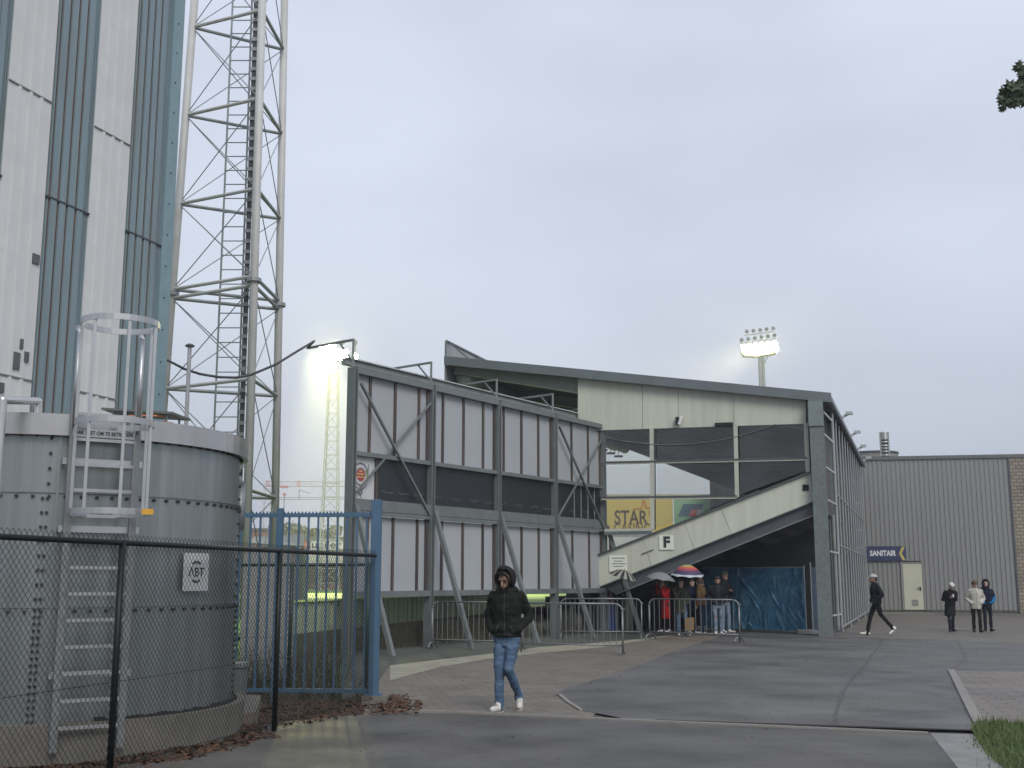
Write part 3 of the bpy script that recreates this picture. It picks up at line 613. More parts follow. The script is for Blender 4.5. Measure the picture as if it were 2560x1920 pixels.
MB().box(pf0 + V(.03, .0, .05), .34, .30, .11).build('footing', M_plinth, bf)
# clutter behind the railings
gc = at(671, 1500, 19.3); g_ = thing('grey_cabinet', V(gc.x, gc.y, 0), 'tall pale grey cabinet standing behind the green mesh fence', 'cabinet')
MB().box(V(gc.x, gc.y, 1.08), .78, .5, 2.1).build('body', mat('cabinet_grey', (0.27, 0.27, 0.255), .7, var=.12, dirt=(.18, .18, .16), dfac=.6), g_, bevel=.01)
MB().box(V(gc.x, gc.y, 2.15), .86, .58, .05).build('roof', mat('cabinet_roof', (0.12, 0.12, 0.12), .6), g_)
MB().box(V(gc.x - .1, gc.y - .255, 1.1), .02, .012, 1.8).build('door_gap', M_seam, g_)
wl_ = [(-2.45, 16.35, .9, 30, .35, M_weed, 'tall dark green weed behind the railings next to the corner post'), (-2.9, 16.55, .55, 26, .4, M_dry, 'dry brown weed clump behind the railings, beside the tall green weed'),
       (-3.5, 16.5, .5, 22, .4, M_weed, 'low green weed under the tall grey cabinet'), (-4.0, 16.6, .62, 22, .4, M_dry, 'dry brown weed at the end of the railings by the small box'),
       (-2.15, 16.7, .45, 18, .3, M_dry, 'short dry weed at the blue corner post'), (-3.1, 15.2, .22, 16, .3, M_dry, 'small dry tuft in front of the blue railings')]
for i, w in enumerate(wl_): weed(*w, group='weeds along the railings', seed=i)

b = MB(); ru = random.Random(31)
for i in range(900):
    y = ru.uniform(16.35, 20.5); x = ru.uniform(-5.2, -.15 * y); h = ru.uniform(.12, .62) * (1.2 if y > 17.5 else .8); a = ru.uniform(0, 6.28); l = V(math.cos(a) * h * .4 - .1 * h, math.sin(a) * h * .4, h); b.tube(V(x, y, -.02), V(x, y, 0) + l, .004, 3, .002, cap=False)
    for k in range(3): p = V(x, y, 0) + l * ru.uniform(.3, 1); s = ru.uniform(.015, .04); q = ru.uniform(0, 6.28); d = V(math.cos(q) * s, math.sin(q) * s, ru.uniform(-.4, .6) * s); e_ = V(-d.y, d.x, 0) * .5; b.add([p, p + d * .5 + e_, p + d, p + d * .5 - e_], [(0, 1, 2, 3)])
b.build('undergrowth', mat('undergrowth_brown', (.055, .048, .026), .9, var=.6, scale=4, dirt=(.03, .045, .018), dfac=.8), kind='stuff', label='tangled brown undergrowth behind the blue railings', cat='undergrowth')
# ---------------------------------------------------------------- back of the scoreboard
M_sbf = mat('frame_grey', (0.165, 0.185, 0.182), 0.5, 0.2, var=.14, scale=3, dirt=(.16, .16, .15), dfac=.4)
M_sbp = mat('panel_grey', (0.355, 0.375, 0.392), 0.6, orand=.05, var=.07, scale=1.2, streak=False, bump=.15, bscale=1.2, dirt=(.30, .31, .315), dfac=.35)
M_bat = mat('brown_batten', (0.060, 0.046, 0.046), 0.7, var=.4, scale=4, streak=True, dirt=(.20, .15, .11), dfac=.6, dscale=.8)
M_blk = mat('dark_panel', (0.018, 0.022, 0.024), 0.45, var=.2, scale=3)
B0 = V(-3.69, 26.0, 0); bd = V(1.635, 2.52, 0).normalized(); bl = V(1.635, 2.52, 0).length; bn = V(bd.y, -bd.x, 0)   # bn points towards the viewer
def bP(s, o, z): return B0 + bd * (s * bl) + bn * o + V(0, 0, z)
def bpix(px, py): p = onp(px, py, B0, bd); return (p - B0).dot(bd) / bl, p.z
sb = thing('scoreboard', B0 + bd * bl * 2, 'back of a large scoreboard of grey panels on braced steel posts', 'scoreboard')
ZT, ZM1, ZM0, ZB = 6.42, 4.50, 3.42, 1.30
def bslab(b, s0, s1, o0, o1, z0, z1): return b.prism([bP(s0, o0, z0), bP(s1, o0, z0), bP(s1, o1, z0), bP(s0, o1, z0)], V(0, 0, z1 - z0))
w = .095 / bl
for k in range(5):
    pb = MB(); bslab(pb, k - w * .75, k - w * .45, -.10, .12, 0 if k else -.05, ZT + .06); bslab(pb, k + w * .45, k + w * .75, -.10, .12, -.05, ZT + .06); bslab(pb, k - w * .45, k + w * .45, -.02, .02, -.05, ZT + .05)
    pb.build('post', M_sbf, sb)
    MB().bar(bP(k + .03, .10, ZM0 - .12), bP(k + .03, 1.25, -.02), .11, .10).build('stay', M_sbf, sb)
    bh = .74 if k == 0 else .68; b = MB(); b.bar(bP(k, 0, ZT), bP(k, 0, ZT + bh), .055, .055); b.bar(bP(k, 0.02, ZT + bh - .02), bP(k, -1.45, ZT + bh - .06), .05, .05); b.bar(bP(k, -.02, ZT + .2), bP(k, -.42, ZT + bh - .05), .035, .035)
    b.build('bracket', M_sbf, sb)
for z, h, d in ((ZT, .14, .12), (ZM1, .10, .09), (ZM0 - .09, .26, .10), (ZM0 - .275, .09, .095), (ZB, .14, .12)):
    for k in range(4):
        b = MB(); bslab(b, k + w * .8, k + 1 - w * .8, -.06, d, z - h / 2, z + h / 2); b.build('beam', M_sbf, sb)
fl = MB(); fl.bar(bP(.18, -.75, ZT + .36), bP(4.05, -.75, ZT + .36), .16, .12); fl.build('light_beam', mat('beam_grey', (.24, .27, .26), .5, .2), sb)
MB().bar(bP(.18, -.75, ZT + .45), bP(4.05, -.75, ZT + .45), .30, .03).build('beam_cover', mat('pale_sheet', (.42, .45, .45), .5), sb)
for k in range(4):
    s0, s1 = k + w * .8, k + 1 - w * .8
    for z0, z1 in ((ZM1 + .05, ZT - .07), (ZB + .07, ZM0 - .33)):
        b = MB(); bslab(b, s0, s1, -.055, -.03, z0, z1); b.build('panel', M_sbp, sb)
        fr = {0: (.20, .53, .86), 1: (.16, .48, .80), 2: (.10, .42, .74), 3: (.04, .36, .72)}[k]
        for f in fr:
            s = s0 + (s1 - s0) * f; b = MB(); bslab(b, s - .011, s + .011, -.03, .015, z0, z1); b.build('batten', M_bat, sb)
        b = MB(); bslab(b, s1 - .028, s1 - .006, -.03, .02, z0, z1); b.build('batten', M_bat, sb)
    b = MB(); bslab(b, s0 + (.30 if k == 0 else 0), s1, -.055, -.03, ZM0 + .04, ZM1 - .05); dp = b.build('dark_panel', M_blk, sb)
    g = MB(); r_ = random.Random(k)
    for c0 in ((.45, .66, .85) if k == 0 else (.1, .38, .66, .88)):
        for j in range(6):
            s = k + c0 + j * .022 - .05; z = ZM0 + .24 + r_.uniform(-.03, .03); g.prism([bP(s, -.0295, z), bP(s + .005, -.0295, z), bP(s + .005, -.0295, z + .035), bP(s, -.0295, z + .035)], bn * .003)
    g.build('label_marks', mat('pale_marks', (.22, .23, .23), .6), dp)['kind'] = 'stuff'
for k in (0, 3):                                   # cross bracing in the end bays
    MB().bar(bP(k + .05, .13, ZT - .3), bP(k + .95, .13, ZM0 - .22), .06, .05).build('cross_brace', M_sbf, sb)
    MB().bar(bP(k + .05, .07, ZM0 + .02 if k else ZM1 - .9), bP(k + .97, .07, ZT - .4), .05, .04).build('cross_brace', M_sbf, sb)
# inner grid seen in the last dark bay
for i in range(4): MB().bar(bP(3.42 + i * .14, -.02, ZM0 + .05), bP(3.42 + i * .14, -.02, ZM1 - .06), .03, .03).build('grid_bar', M_sbf, sb)
# crest panel in the first bay
s0, s1 = w * .8, w * .8 + .27
b = MB(); bslab(b, s0, s1, -.055, -.03, ZM0 + .04, ZM1 - .05); ep = b.build('crest_panel', mat('crest_white', (.50, .50, .50), .55, var=.08), sb)
b = MB(); bslab(b, s1 + .002, s1 + .025, -.05, .015, ZM0 + .04, ZM1 - .05); b.build('batten', M_bat, sb)
cz = (ZM0 + ZM1) / 2 + .06; cs = s0 + .105
def disc(b, s, z, r0, r1, a0=0, a1=2 * math.pi, o=-.028, n=28, kz=1.0):
    f = abs(a1 - a0 - 2 * math.pi) < 1e-6; m = n if f else n + 1; vs = []; fs = []
    for rad in (r0, r1):
        for i in range(m): a = a0 + (a1 - a0) * i / n; vs.append(bP(s + rad * math.cos(a) / bl, o, z + rad * math.sin(a) * kz))
    for i in range(n): j = (i + 1) % m; fs.append((i, j, m + j, m + i))
    return b.add(vs, fs)
M_cg = mat('crest_grey', (.14, .15, .17), .6); M_cr = mat('crest_red', (.36, .05, .05), .6); M_cy = mat('crest_yellow', (.50, .40, .16), .6); M_cgr = mat('crest_green', (.22, .27, .12), .6)
b = MB(); disc(b, cs, cz + .02, .225, .27, .1, 3.05); disc(b, cs, cz, .15, .175, -.1, 3.3); disc(b, cs, cz - .02, .20, .235, 3.5, 5.9); disc(b, cs, cz - .06, .255, .28, 3.7, 5.7); disc(b, cs, cz - .40, .03, .075); b.bar(bP(cs, -.027, cz - .28), bP(cs, -.027, cz - .34), .05, .01, bn); b.bar(bP(cs, -.027, cz - .46), bP(cs + .01, -.027, cz - .53), .02, .01, bn)
b.bar(bP(cs + .09, -.027, cz + .26), bP(cs + .085, -.027, cz + .0), .025, .008, bn); b.build('crest_rings', M_cg, ep)
b = MB(); disc(b, cs, cz, 0, .145, o=-.0265); b.build('crest_field', M_cr, ep)
b = MB()
for dz, hw in ((.085, .05), (.02, .12), (-.05, .12)): b.bar(bP(cs - hw / bl, -.024, cz + dz), bP(cs + hw / bl, -.024, cz + dz), .03, .006, bn)
b.build('crest_stripe', M_cy, ep)
b = MB(); disc(b, cs + .02, cz - .02, .15, .20, -1.0, .9, o=-.0255); b.build('crest_leaf', M_cgr, ep)
# red hose tied to the last post
hx = [bP(4.02, .10, ZM0 - .1), bP(4.06, .16, 3.0), bP(4.08, .15, 2.3), bP(4.05, .14, 1.6), bP(4.06, .15, .9)]
tag(MB().path(hx, .045, 8).build('hose', mat('faded_red_hose', (.27, .11, .085), .6, var=.3), smooth=True), 'faded red hose hanging down the last scoreboard post', 'hose')
# pitch wall just behind the posts: corrugated hoarding over a brown lower part with mesh
wall = thing('pitch_wall', W0, 'low pale green corrugated hoarding wall along the pitch, seen under the scoreboard', 'wall')
WL = (W1 - W0).length + 2
def wslab(b, s0, s1, o0, o1, z0, z1): return b.prism([W0 + wd_ * s0 + wn_ * o0 + V(0, 0, z0), W0 + wd_ * s1 + wn_ * o0 + V(0, 0, z0), W0 + wd_ * s1 + wn_ * o1 + V(0, 0, z0), W0 + wd_ * s0 + wn_ * o1 + V(0, 0, z0)], V(0, 0, z1 - z0))
b = MB(); n = 110
for i in range(n): wslab(b, WL * i / n, WL * (i + 1) / n, -.03, .03 if i % 2 else 0, .52, 1.17)
b.build('hoarding', mat('hoarding_green', (.33, .385, .27), .6, var=.35, scale=2, streak=True, dirt=(.15, .18, .12), dfac=.7), wall)
b = MB(); wslab(b, 0, WL, -.10, .02, -.02, .52); b.build('base', mat('base_brown', (.095, .095, .065), .9, var=.5, scale=3, dirt=(.10, .09, .06), dfac=.6, dscale=5), wall)
b = MB(); wslab(b, 0, WL, -.06, .07, 1.17, 1.205); b.build('coping', mat('floodlit_coping', (.58, .80, .26), .6, var=.2), wall)  # bright lime: floodlight falling on the coping is painted in
mf = thing('mesh_fence', bP(1.5, -.3, 0), 'rusty wire mesh panels standing low between the scoreboard posts', 'mesh fence')
for k in range(-1, 4):
    b = MB()
    for i in range(27): s = k + .04 + .92 * i / 26; b.bar(bP(s, -.3, .04), bP(s, -.3, .62), .006, .006, bn)
    for j in range(12): b.bar(bP(k + .04, -.3, .04 + j * .0527), bP(k + .96, -.3, .04 + j * .0527), .006, .006)
    b.build('panel', mat('mesh_wire', (.13, .12, .09), .6, .4), mf)
b = MB(); ru = random.Random(17)
for i in range(1500):
    s = ru.uniform(-1, 4); o = ru.uniform(-1.3, -.4); p = bP(s, o, 0); h = ru.uniform(.05, .42); a = ru.uniform(0, 6.28); b.tube(p, p + V(math.cos(a) * h * .7, math.sin(a) * h * .7, h), .006, 3, .003, cap=False)
b.build('dry_stalks', mat('dry_stalks', (.075, .068, .038), .9, var=.6, scale=3), kind='stuff', label='dry brown stalks under the scoreboard behind the mesh', cat='dry grass')

# ---------------------------------------------------------------- grandstand
M_beige = mat('beige_panel', (0.49, 0.505, 0.42), 0.55, orand=.045, bump=.12, bscale=1.0, var=.05, scale=.8, dirt=(.33, .335, .27), dfac=.5, dscale=.9, fine=.06, streak=True)
M_cream = mat('cream_frame', (0.42, 0.43, 0.36), 0.5, var=.08)
M_steel = mat('dark_steel', (0.075, 0.085, 0.09), 0.5, .3, var=.15)
M_roof = mat('roof_steel', (0.13, 0.15, 0.155), 0.45, .3, var=.12, scale=2)
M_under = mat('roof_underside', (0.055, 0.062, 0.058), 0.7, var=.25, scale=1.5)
M_col = mat('galv_column', (0.14, 0.165, 0.16), 0.55, .2, var=.25, scale=9, dirt=(.09, .10, .09), dfac=.4)
M_greenbeam = mat('beam_sage', (0.20, 0.225, 0.18), .5, .1, var=.1)
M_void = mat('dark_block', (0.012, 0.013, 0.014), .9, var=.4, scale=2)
M_brownc = mat('brown_concrete', (0.10, 0.095, 0.088), .8, var=.25, scale=2, streak=True, dirt=(.055, .05, .048), dfac=.6)
M_pipe = mat('galv_pipe', (0.36, 0.37, 0.385), .4, .5, var=.1)
C0 = V(9.26, 34.3, 0); su = V(-.970, .242, 0).normalized(); sv = V(.334, .943, 0).normalized(); so = V(.943, -.334, 0)
def S(t, s, z): return C0 + su * t + sv * s + V(0, 0, z)
def E(x, y, s=0.0): return onp(x * K, y * K, C0 + sv * s, su)         # overview pixel -> end wall plane
def Et(x, y): p = E(x, y); return (p - C0).dot(su) , p.z
stand = thing('grandstand', C0, 'covered football grandstand with beige end panels, raked side and cantilever roof', 'grandstand')
en = V(su.y, -su.x, 0); en = en if en.y < 0 else -en                   # faces the viewer
def epan(name, pts, m, th=.06, front=0.0, parent=None):
    p = [E(*q) + en * front for q in pts]; return MB().prism(p, -en * th).build(name, m, parent or stand)
DEP = 22.5
# roof
tA, zA = Et(1795, 852); tB, zB = Et(966, 774); zA -= .02
def rz(t): return zA + (zB - zA) * (t - tA) / (tB - tA)
b = MB(); b.prism([S(tA, -.25, rz(tA)), S(tB, -.25, rz(tB)), S(tB, -.25, rz(tB) - .16), S(tA, -.25, rz(tA) - .16)], sv * (DEP + .3)); b.build('roof', M_roof, stand)
b = MB(); b.prism([S(tA - .02, -.27, rz(tA) + .03), S(tB, -.27, rz(tB) + .03), S(tB, -.27, rz(tB) - .26), S(tA - .02, -.27, rz(tA) - .26)], sv * .05); b.build('roof_edge', M_roof, stand)
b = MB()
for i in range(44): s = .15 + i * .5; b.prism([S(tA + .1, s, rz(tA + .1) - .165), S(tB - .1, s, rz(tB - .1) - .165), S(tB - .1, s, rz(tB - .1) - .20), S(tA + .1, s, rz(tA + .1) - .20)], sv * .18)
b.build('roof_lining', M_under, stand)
for s in (0.24, 5.6, 11.1, 16.6, 22.0):             # cantilever rafters with flanges
    b = MB(); t0, t1 = .2, tB - .15
    prof = [S(t0, s, rz(t0) - .20), S(t1, s, rz(t1) - .20), S(t1, s, rz(t1) - .42), S(t0, s, rz(t0) - 1.10)]
    b.prism(prof, sv * .03); b.prism([S(t0, s - .09, rz(t0) - 1.10), S(t1, s - .09, rz(t1) - .42), S(t1, s - .09, rz(t1) - .46), S(t0, s - .09, rz(t0) - 1.14)], sv * .21)
    b.build('rafter', M_greenbeam, stand)
# fascia board along the front edge of the roof, open frame seen at its end
f0, f1 = -.75, .58
MB().prism([S(tB + .02, -.05, rz(tB) + f0), S(tB + .07, -.05, rz(tB) + f0), S(tB + .07, -.05, rz(tB) + f1), S(tB + .02, -.05, rz(tB) + f1)], sv * (DEP + .1)).build('fascia', mat('fascia_grey', (.30, .31, .32), .5, var=.1), stand)
b = MB(); b.bar(S(tB, -.1, rz(tB) + f0), S(tB, -.1, rz(tB) + f1), .05, .05)
for i in range(9): s = .1 + i * 2.6; b.bar(S(tB - .02, s, rz(tB) + f1 - .02), S(tB - .75, s, rz(tB - .75) + .03), .05, .05)
b.bar(S(tB, -.1, rz(tB) + f1), S(tB, DEP, rz(tB) + f1), .05, .05); b.build('fascia_frame', M_roof, stand)
b = MB(); b.tube(S(tB - .45, .3, rz(tB) - .62), S(tB - .45, DEP, rz(tB) - .62), .26, 14); b.build('light_duct', mat('duct_pale', (.30, .32, .27), .6, var=.35, scale=1.5, dirt=(.12, .13, .11), dfac=.7), stand, smooth=True)
for i in range(14):                                 # lamps hung under the roof edge
    p = S(tB - .35, 2.0 + i * 1.5, rz(tB) - 1.12); b = MB(); b.box(p, .42, .28, .08); b.bar(p, p + V(0, 0, .4), .03, .03); b.build('roof_lamp', M_steel, stand)
# end panels
xs = [1250, 1388, 1465, 1585, 1741]
def topy(x): return 802.5 + (x - 1250) * (857 - 802.5) / (1741 - 1250) + 7
def boty(x): return 931 - (x - 1250) * (16) / (491)
for a, c in zip(xs, xs[1:]): epan('gable_panel', [(a + .4, topy(a)), (c - .4, topy(c)), (c - .4, boty(c)), (a + .4, boty(a))], M_beige)
epan('gable_trim', [(1249, 798), (1251.2, 798), (1251.2, 932), (1248, 932)], M_cream, .1, .03)
b = MB(); b.bar(E(1252, 931) - en * .03, E(1742, 914.5) - en * .03, .05, .06); b.build('panel_hem', M_steel, stand)
# openings: girts, mullions, panes
def ebar(name, x0, y0, x1, y1, w, m, d=.08, front=.02):
    return MB().bar(E(x0, y0) + en * front, E(x1, y1) + en * front, d, w, up=(0, 0, 1) if abs(x1 - x0) > abs(y1 - y0) else su).build(name, m, stand)
for y0, y1, w_, m in ((1002, 993, .06, M_cream), (999, 989.5, .045, M_steel)): ebar('girt', 1308, y0, 1744, y1, w_, m, front=.02 if m is M_cream else .05)
for y0, y1, w_, m in ((1078, 1075, .07, M_cream), (1074.5, 1071.5, .04, M_steel)): ebar('girt', 1300, y0, 1592, y1, w_, m, front=.02 if m is M_cream else .05)
ebar('girt', 1306, 1146, 1412, 1144.5, .09, M_cream)
ebar('girt', 1306, 1152, 1408, 1150, .10, M_roof)
for x0, y0, x1, y1 in ((1408, 926, 1409.5, 1144), (1589, 921, 1592.5, 1074), (1740.5, 915, 1745.5, 1020)):
    ebar('mullion', x0, y0, x1, y1, .125, M_cream, .07, .035)
ebar('mullion', 1415, 926, 1416, 1144, .035, M_steel, .06, .03)
M_pane = glassmat('greenish_pane', (.90, .91, .87), .06)
for pts in ([(1250, 933), (1404, 928), (1405, 998), (1250, 1001)], [(1418, 927), (1585, 922), (1586, 992), (1418, 996)], [(1597, 922), (1738, 917), (1741, 990), (1598, 992)],
            [(1250, 1006), (1405, 1004), (1405, 1072), (1250, 1073)], [(1418, 1003), (1587, 1000), (1588, 1070), (1418, 1071)], [(1598, 999), (1741, 997), (1742, 1017), (1598, 1068)],
            [(1308, 1082), (1405, 1081), (1405, 1142), (1308, 1143)], [(1418, 1081), (1588, 1078), (1418, 1140)]):
    epan('pane', pts, M_pane, .008, -.03)
# raked side: panels, cap, beam
def rt(x): return 1180 - (x - 1340) * (1180 - 1019) / (1753 - 1340)
def rb(x): return 1247 - (x - 1345) * (1247 - 1083) / (1757 - 1345)
xr = [(1280, 1296), (1389, 1407), (1478, 1499), (1556, 1580), (1752, 1756)]
for (a0, a1), (c0, c1) in zip(xr, xr[1:]): epan('raked_panel', [(a0 + .4, rt(a0)), (c0 - .4, rt(c0)), (c1 - .4, rb(c1)), (a1 + .4, rb(a1))], M_beige, .06, .02)
ebar('raked_cap', 1275, rt(1275), 1753, rt(1753), .045, M_steel, .12, .05)
epan('raked_beam', [(1300, rb(1300) + 2), (1757, rb(1757) + 2), (1759, rb(1759) + 31), (1330, rb(1330) + 31)], M_steel, .05, -.06)
ebar('beam_flange', 1330, rb(1330) + 31, 1759, rb(1759) + 30.5, .03, mat('flange_grey', (.20, .215, .22), .5, .3), .20, .02)
ebar('beam_flange', 1300, rb(1300) + 2, 1757, rb(1757) + 2, .03, M_steel, .12, .02)
ebar('handrail', 1405, 1160, 1560, 1092, .04, M_steel, .04, -.2)
ebar('handrail', 1560, 1092, 1640, 1058, .04, M_steel, .04, -.2)
# sign plates on the end wall
fp = E(1440, 1172) + en * .045; fs = MB().box(fp, .44, .44, .02, (-su, V(0, 0, 1), en)).build('letter_plate', mat('sign_white', (.68, .70, .60), .5, var=.04), stand)
textmesh('F', .44, fp + en * .014 + V(0, 0, .0), -su, V(0, 0, 1), M_ink, 'lettering', fs, .006, .022)
textmesh('3', .05, fp + en * .014 + su * -.11 - V(0, 0, .17), -su, V(0, 0, 1), mat('sign_brown', (.2, .16, .08), .6), 'number', fs, .004)
ip = E(1336, 1217) + en * .05; isg = MB().box(ip, .56, .50, .02, (-su, V(0, 0, 1), en)).build('notice_board', MATS['sign_white'], stand)
b = MB()
for i, (z, w_) in enumerate(((.16, .40), (.07, .26), (-.01, .40), (-.09, .32))):
    k = -w_ / 2; r_ = random.Random(i)
    while k < w_ / 2: l = r_.uniform(.02, .07); b.box(ip + en * .012 - su * (k + l / 2) + V(0, 0, z), l * .85, .03, .003, (-su, V(0, 0, 1), en)); k += l
b.build('notice_text', mat('text_grey', (.16, .17, .15), .6), isg)
b = MB(); b.bar(E(1386, 1197) + en * .05, E(1412, 1187) + en * .05, .02, .02); b.build('rail_mark', M_steel, stand)
epan('vent_hole', [(1733.5, 1047), (1747, 1047), (1747, 1060), (1733.5, 1060)], M_void, .02, .045)
# lamp and box under the gable panels, sagging cable
b = MB(); p = E(1471, 912) + en * .18; b.tube(p - V(.05, 0, .10), p + V(.05, 0, .17), .05, 10); b.build('camera_lamp', mat('lamp_white', (.62, .62, .60), .5), stand)
b = MB(); b.box(E(1464, 910) + en * .06, .10, .22, .3, (-su, V(0, 0, 1), en)); b.build('lamp_bracket', M_void, stand)
b = MB(); b.box(E(1564, 917) + en * .06, .55, .10, .10, (-su, V(0, 0, 1), en)); b.build('lamp_box', M_void, stand)
b = MB(); pts = [E(1310 + i * 21.5, 939 + 32 * (1 - ((i - 8) / 9.0) ** 2) - (i * 1.3)) + en * .07 for i in range(18)]
b.path(pts, .013, 6); b.build('cable', mat('cable_grey', (.13, .14, .13), .6), stand)
# corner column, back wall, floors and seats
colm = MB(); W_ = .40
cc = S(-.02, -.12, 0)
for dt in (-W_ / 2, W_ / 2): pass
colm.prism([S(-.20, -.36, 0), S(.20, -.36, 0), S(.20, -.33, 0), S(-.20, -.33, 0)], V(0, 0, 7.02)); colm.prism([S(-.20, -.03, 0), S(.20, -.03, 0), S(.20, 0.0, 0), S(-.20, 0.0, 0)], V(0, 0, 7.02)); colm.prism([S(-.02, -.33, 0), S(.02, -.33, 0), S(.02, -.03, 0), S(-.02, -.03, 0)], V(0, 0, 7.02))
colm.build('column', M_col, stand)
MB().box(S(0, -.38, 6.55), .44, .05, .75, (-su, en, V(0, 0, 1))).build('column_head', mat('head_grey', (.17, .20, .20), .5, .3), stand)
for s in (5.6, 11.1, 16.6, 22.0):
    MB().prism([S(-.18, s - .18, 0), S(.18, s - .18, 0), S(.18, s + .18, 0), S(-.18, s + .18, 0)], V(0, 0, rz(0) - .2)).build('column', M_col, stand)
# upper back wall of brown concrete panels over an open dark bay
MB().prism([S(.16, .1, 3.75), S(.16, DEP, 3.75), S(.06, DEP, 3.75), S(.06, .1, 3.75)], V(0, 0, rz(0) - .2 - 3.75)).build('back_wall', M_brownc, stand)
for i in range(4): MB().prism([S(.20, .1 + i * 5.6, 3.74), S(-.05, .1 + i * 5.6, 3.74), S(-.05, .6 + i * 5.6, 3.20), S(.20, .1 + i * 5.6, 3.20)], sv * .28).build('wall_haunch', M_brownc, stand)
MB().prism([S(2.2, 4.8, 0), S(2.3, 4.8, 0), S(2.3, DEP, 0), S(2.2, DEP, 0)], V(0, 0, 2.85)).build('shade_backing', M_void, stand)  # near-black walls added to keep the space under the seats dark
MB().prism([S(0, 7, -.02), S(8.2, 7, -.02), S(8.2, 7.1, -.02), S(0, 7.1, -.02)], V(0, 0, .75)).build('shade_backing', M_void, stand)
MB().prism([S(.1, 4.6, 0), S(8.6, 4.6, 0), S(8.6, 4.6, .50), S(.1, 4.6, 3.5)], sv * .1).build('shade_backing', M_void, stand)
tk0, zk0 = 0.0, 4.3; n = 12; b = MB()
for i in range(n):                                  # stepped seating deck
    t = .15 + i * .70; z = 4.05 - i * .268; b.prism([S(t, .25, z), S(t + .70, .25, z), S(t + .70, .25, z - .36), S(t, .25, z - .36)], sv * (DEP - .3))
b.build('seating_deck', mat('deck_concrete', (.035, .036, .036), .85, var=.2), stand)
b = MB()
for i in range(n):
    t = .35 + i * .70; z = 4.05 - i * .268
    for j in range(40):
        s = 1.0 + j * .53; b.prism([S(t, s, z + .02), S(t + .05, s, z + .02), S(t + .05, s + .42, z + .02), S(t, s + .42, z + .02)], V(0, 0, .50)); b.prism([S(t, s, z + .24), S(t + .38, s, z + .24), S(t + .38, s + .42, z + .24), S(t, s + .42, z + .24)], V(0, 0, .03))
b.build('seats', mat('seat_dark', (.03, .035, .04), .5, var=.2), stand)['kind'] = 'stuff'
# far end of the stand: beige gable with an open lower part
MB().prism([S(.3, DEP - .2, 2.6), S(4.3, DEP - .2, 2.6), S(4.3, DEP - .2, 5.5), S(.3, DEP - .2, 5.5)], sv * .1).build('far_gable', mat('far_beige', (.60, .61, .42), .6, var=.08), stand)
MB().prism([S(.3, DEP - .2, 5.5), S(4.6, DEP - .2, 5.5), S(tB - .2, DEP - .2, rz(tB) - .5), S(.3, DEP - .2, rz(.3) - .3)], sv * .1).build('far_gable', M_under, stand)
MB().tube(S(6.05, .6, 0), S(6.05, .6, 1.75), .14, 14).build('prop', mat('prop_green', (.09, .10, .075), .6, var=.2), stand)
MB().tube(S(6.05, .6, 1.33), S(6.05, .6, 1.38), .145, 14).build('prop_band', mat('band_white', (.5, .5, .48), .5), stand)
# galvanised gate frame along the side of the stand
gate = thing('tube_railing', S(-.95, 1.5, 0), 'tall galvanised tube screen along the side of the grandstand', 'railing')
g0, g1 = 2.6, 22.3; GO = -.27
for i in range(13):
    s = g0 + (g1 - g0) * i / 12; MB().tube(S(GO, s, .12), S(GO, s, 6.95), .028 if i else .05, 10).build('upright', M_pipe, gate)
for z in (.14, 2.72, 4.35): MB().tube(S(GO, g0, z), S(GO, g1, z), .032, 8).build('cross_rail', M_pipe, gate)
for z in (.55, 2.45, 4.0, 5.0, 6.0, 6.7):
    MB().bar(S(GO, g0, z), S(GO + .12, g0 - 2.1, z + .02), .05, .05).build('bracket', mat('bracket_white', (.60, .61, .62), .4, .4), gate)
for z in (3.1, 3.9, 5.2): MB().bar(S(GO, g1 - 1.2, z), S(GO + .3, g1 - 1.2, z), .06, .05).build('bracket', MATS['bracket_white'], gate)
for i, s in enumerate((g0 + .2, 7.4, 12.5, 18, 22)):
    MB().tube(S(GO, s, .0), S(GO, s, .22), .045, 8).build('foot', M_pipe, gate)
MB().tube(S(-.12, 3.2, 0), S(-.12, 3.2, 3.7), .075, 12).build('drain_pipe', mat('drain_grey', (.26, .27, .27), .5, .2), stand)
for i, s in enumerate((5.2, 10.6, 15.6, 20.8)):
    b = MB(); p = S(tA, s, rz(tA)); q = p + so * .24 + V(0, 0, .14); b.bar(p, q, .10, .08); b.box(q, .24, .20, .10, (so, sv, V(0, 0, 1))); b.build('eaves_lamp', mat('lamp_pale', (.40, .41, .40), .5), stand)

# ---------------------------------------------------------------- hall at the end
H0 = V(17.0, 57.1, 0); hu = V(.985, -.174, 0).normalized(); hn = V(-.174, -.985, 0).normalized()
M_clad = mat('grey_ribbed_cladding', (0.222, 0.223, 0.218), .55, .1, var=.10, scale=1.2, streak=True, dirt=(.175, .175, .17), dfac=.5)
M_brickw = brickmat('hall_bricks', (0.30, 0.255, 0.20), (0.24, 0.20, 0.155), (0.10, 0.095, 0.085), .30, .17, .022, rough=.85, wall=True, var=.5)
hall = thing('sports_hall', H0, 'long grey ribbed metal hall with pale brick end behind the paved yard', 'hall')
def hP(s, o, z): return H0 + hu * s + hn * o + V(0, 0, z)
def hpx(x, y): p = onp(x, y, H0, hu); return (p - H0).dot(hu), p.z
hs, hz = hpx(2520, 1142); HT = hz
b = MB(); s = -7.0; per = .22
while s < hs - .02:
    e1 = min(s + per, hs); pts = [(s, 0), (s + .125, 0), (s + .14, .035), (s + .205, .035), (s + per, 0)]
    for p, q in zip(pts, pts[1:]): b.add([hP(p[0], p[1], .16), hP(q[0], q[1], .16), hP(q[0], q[1], HT), hP(p[0], p[1], HT)], [(0, 1, 2, 3)])
    s += per
b.build('cladding', M_clad, hall)
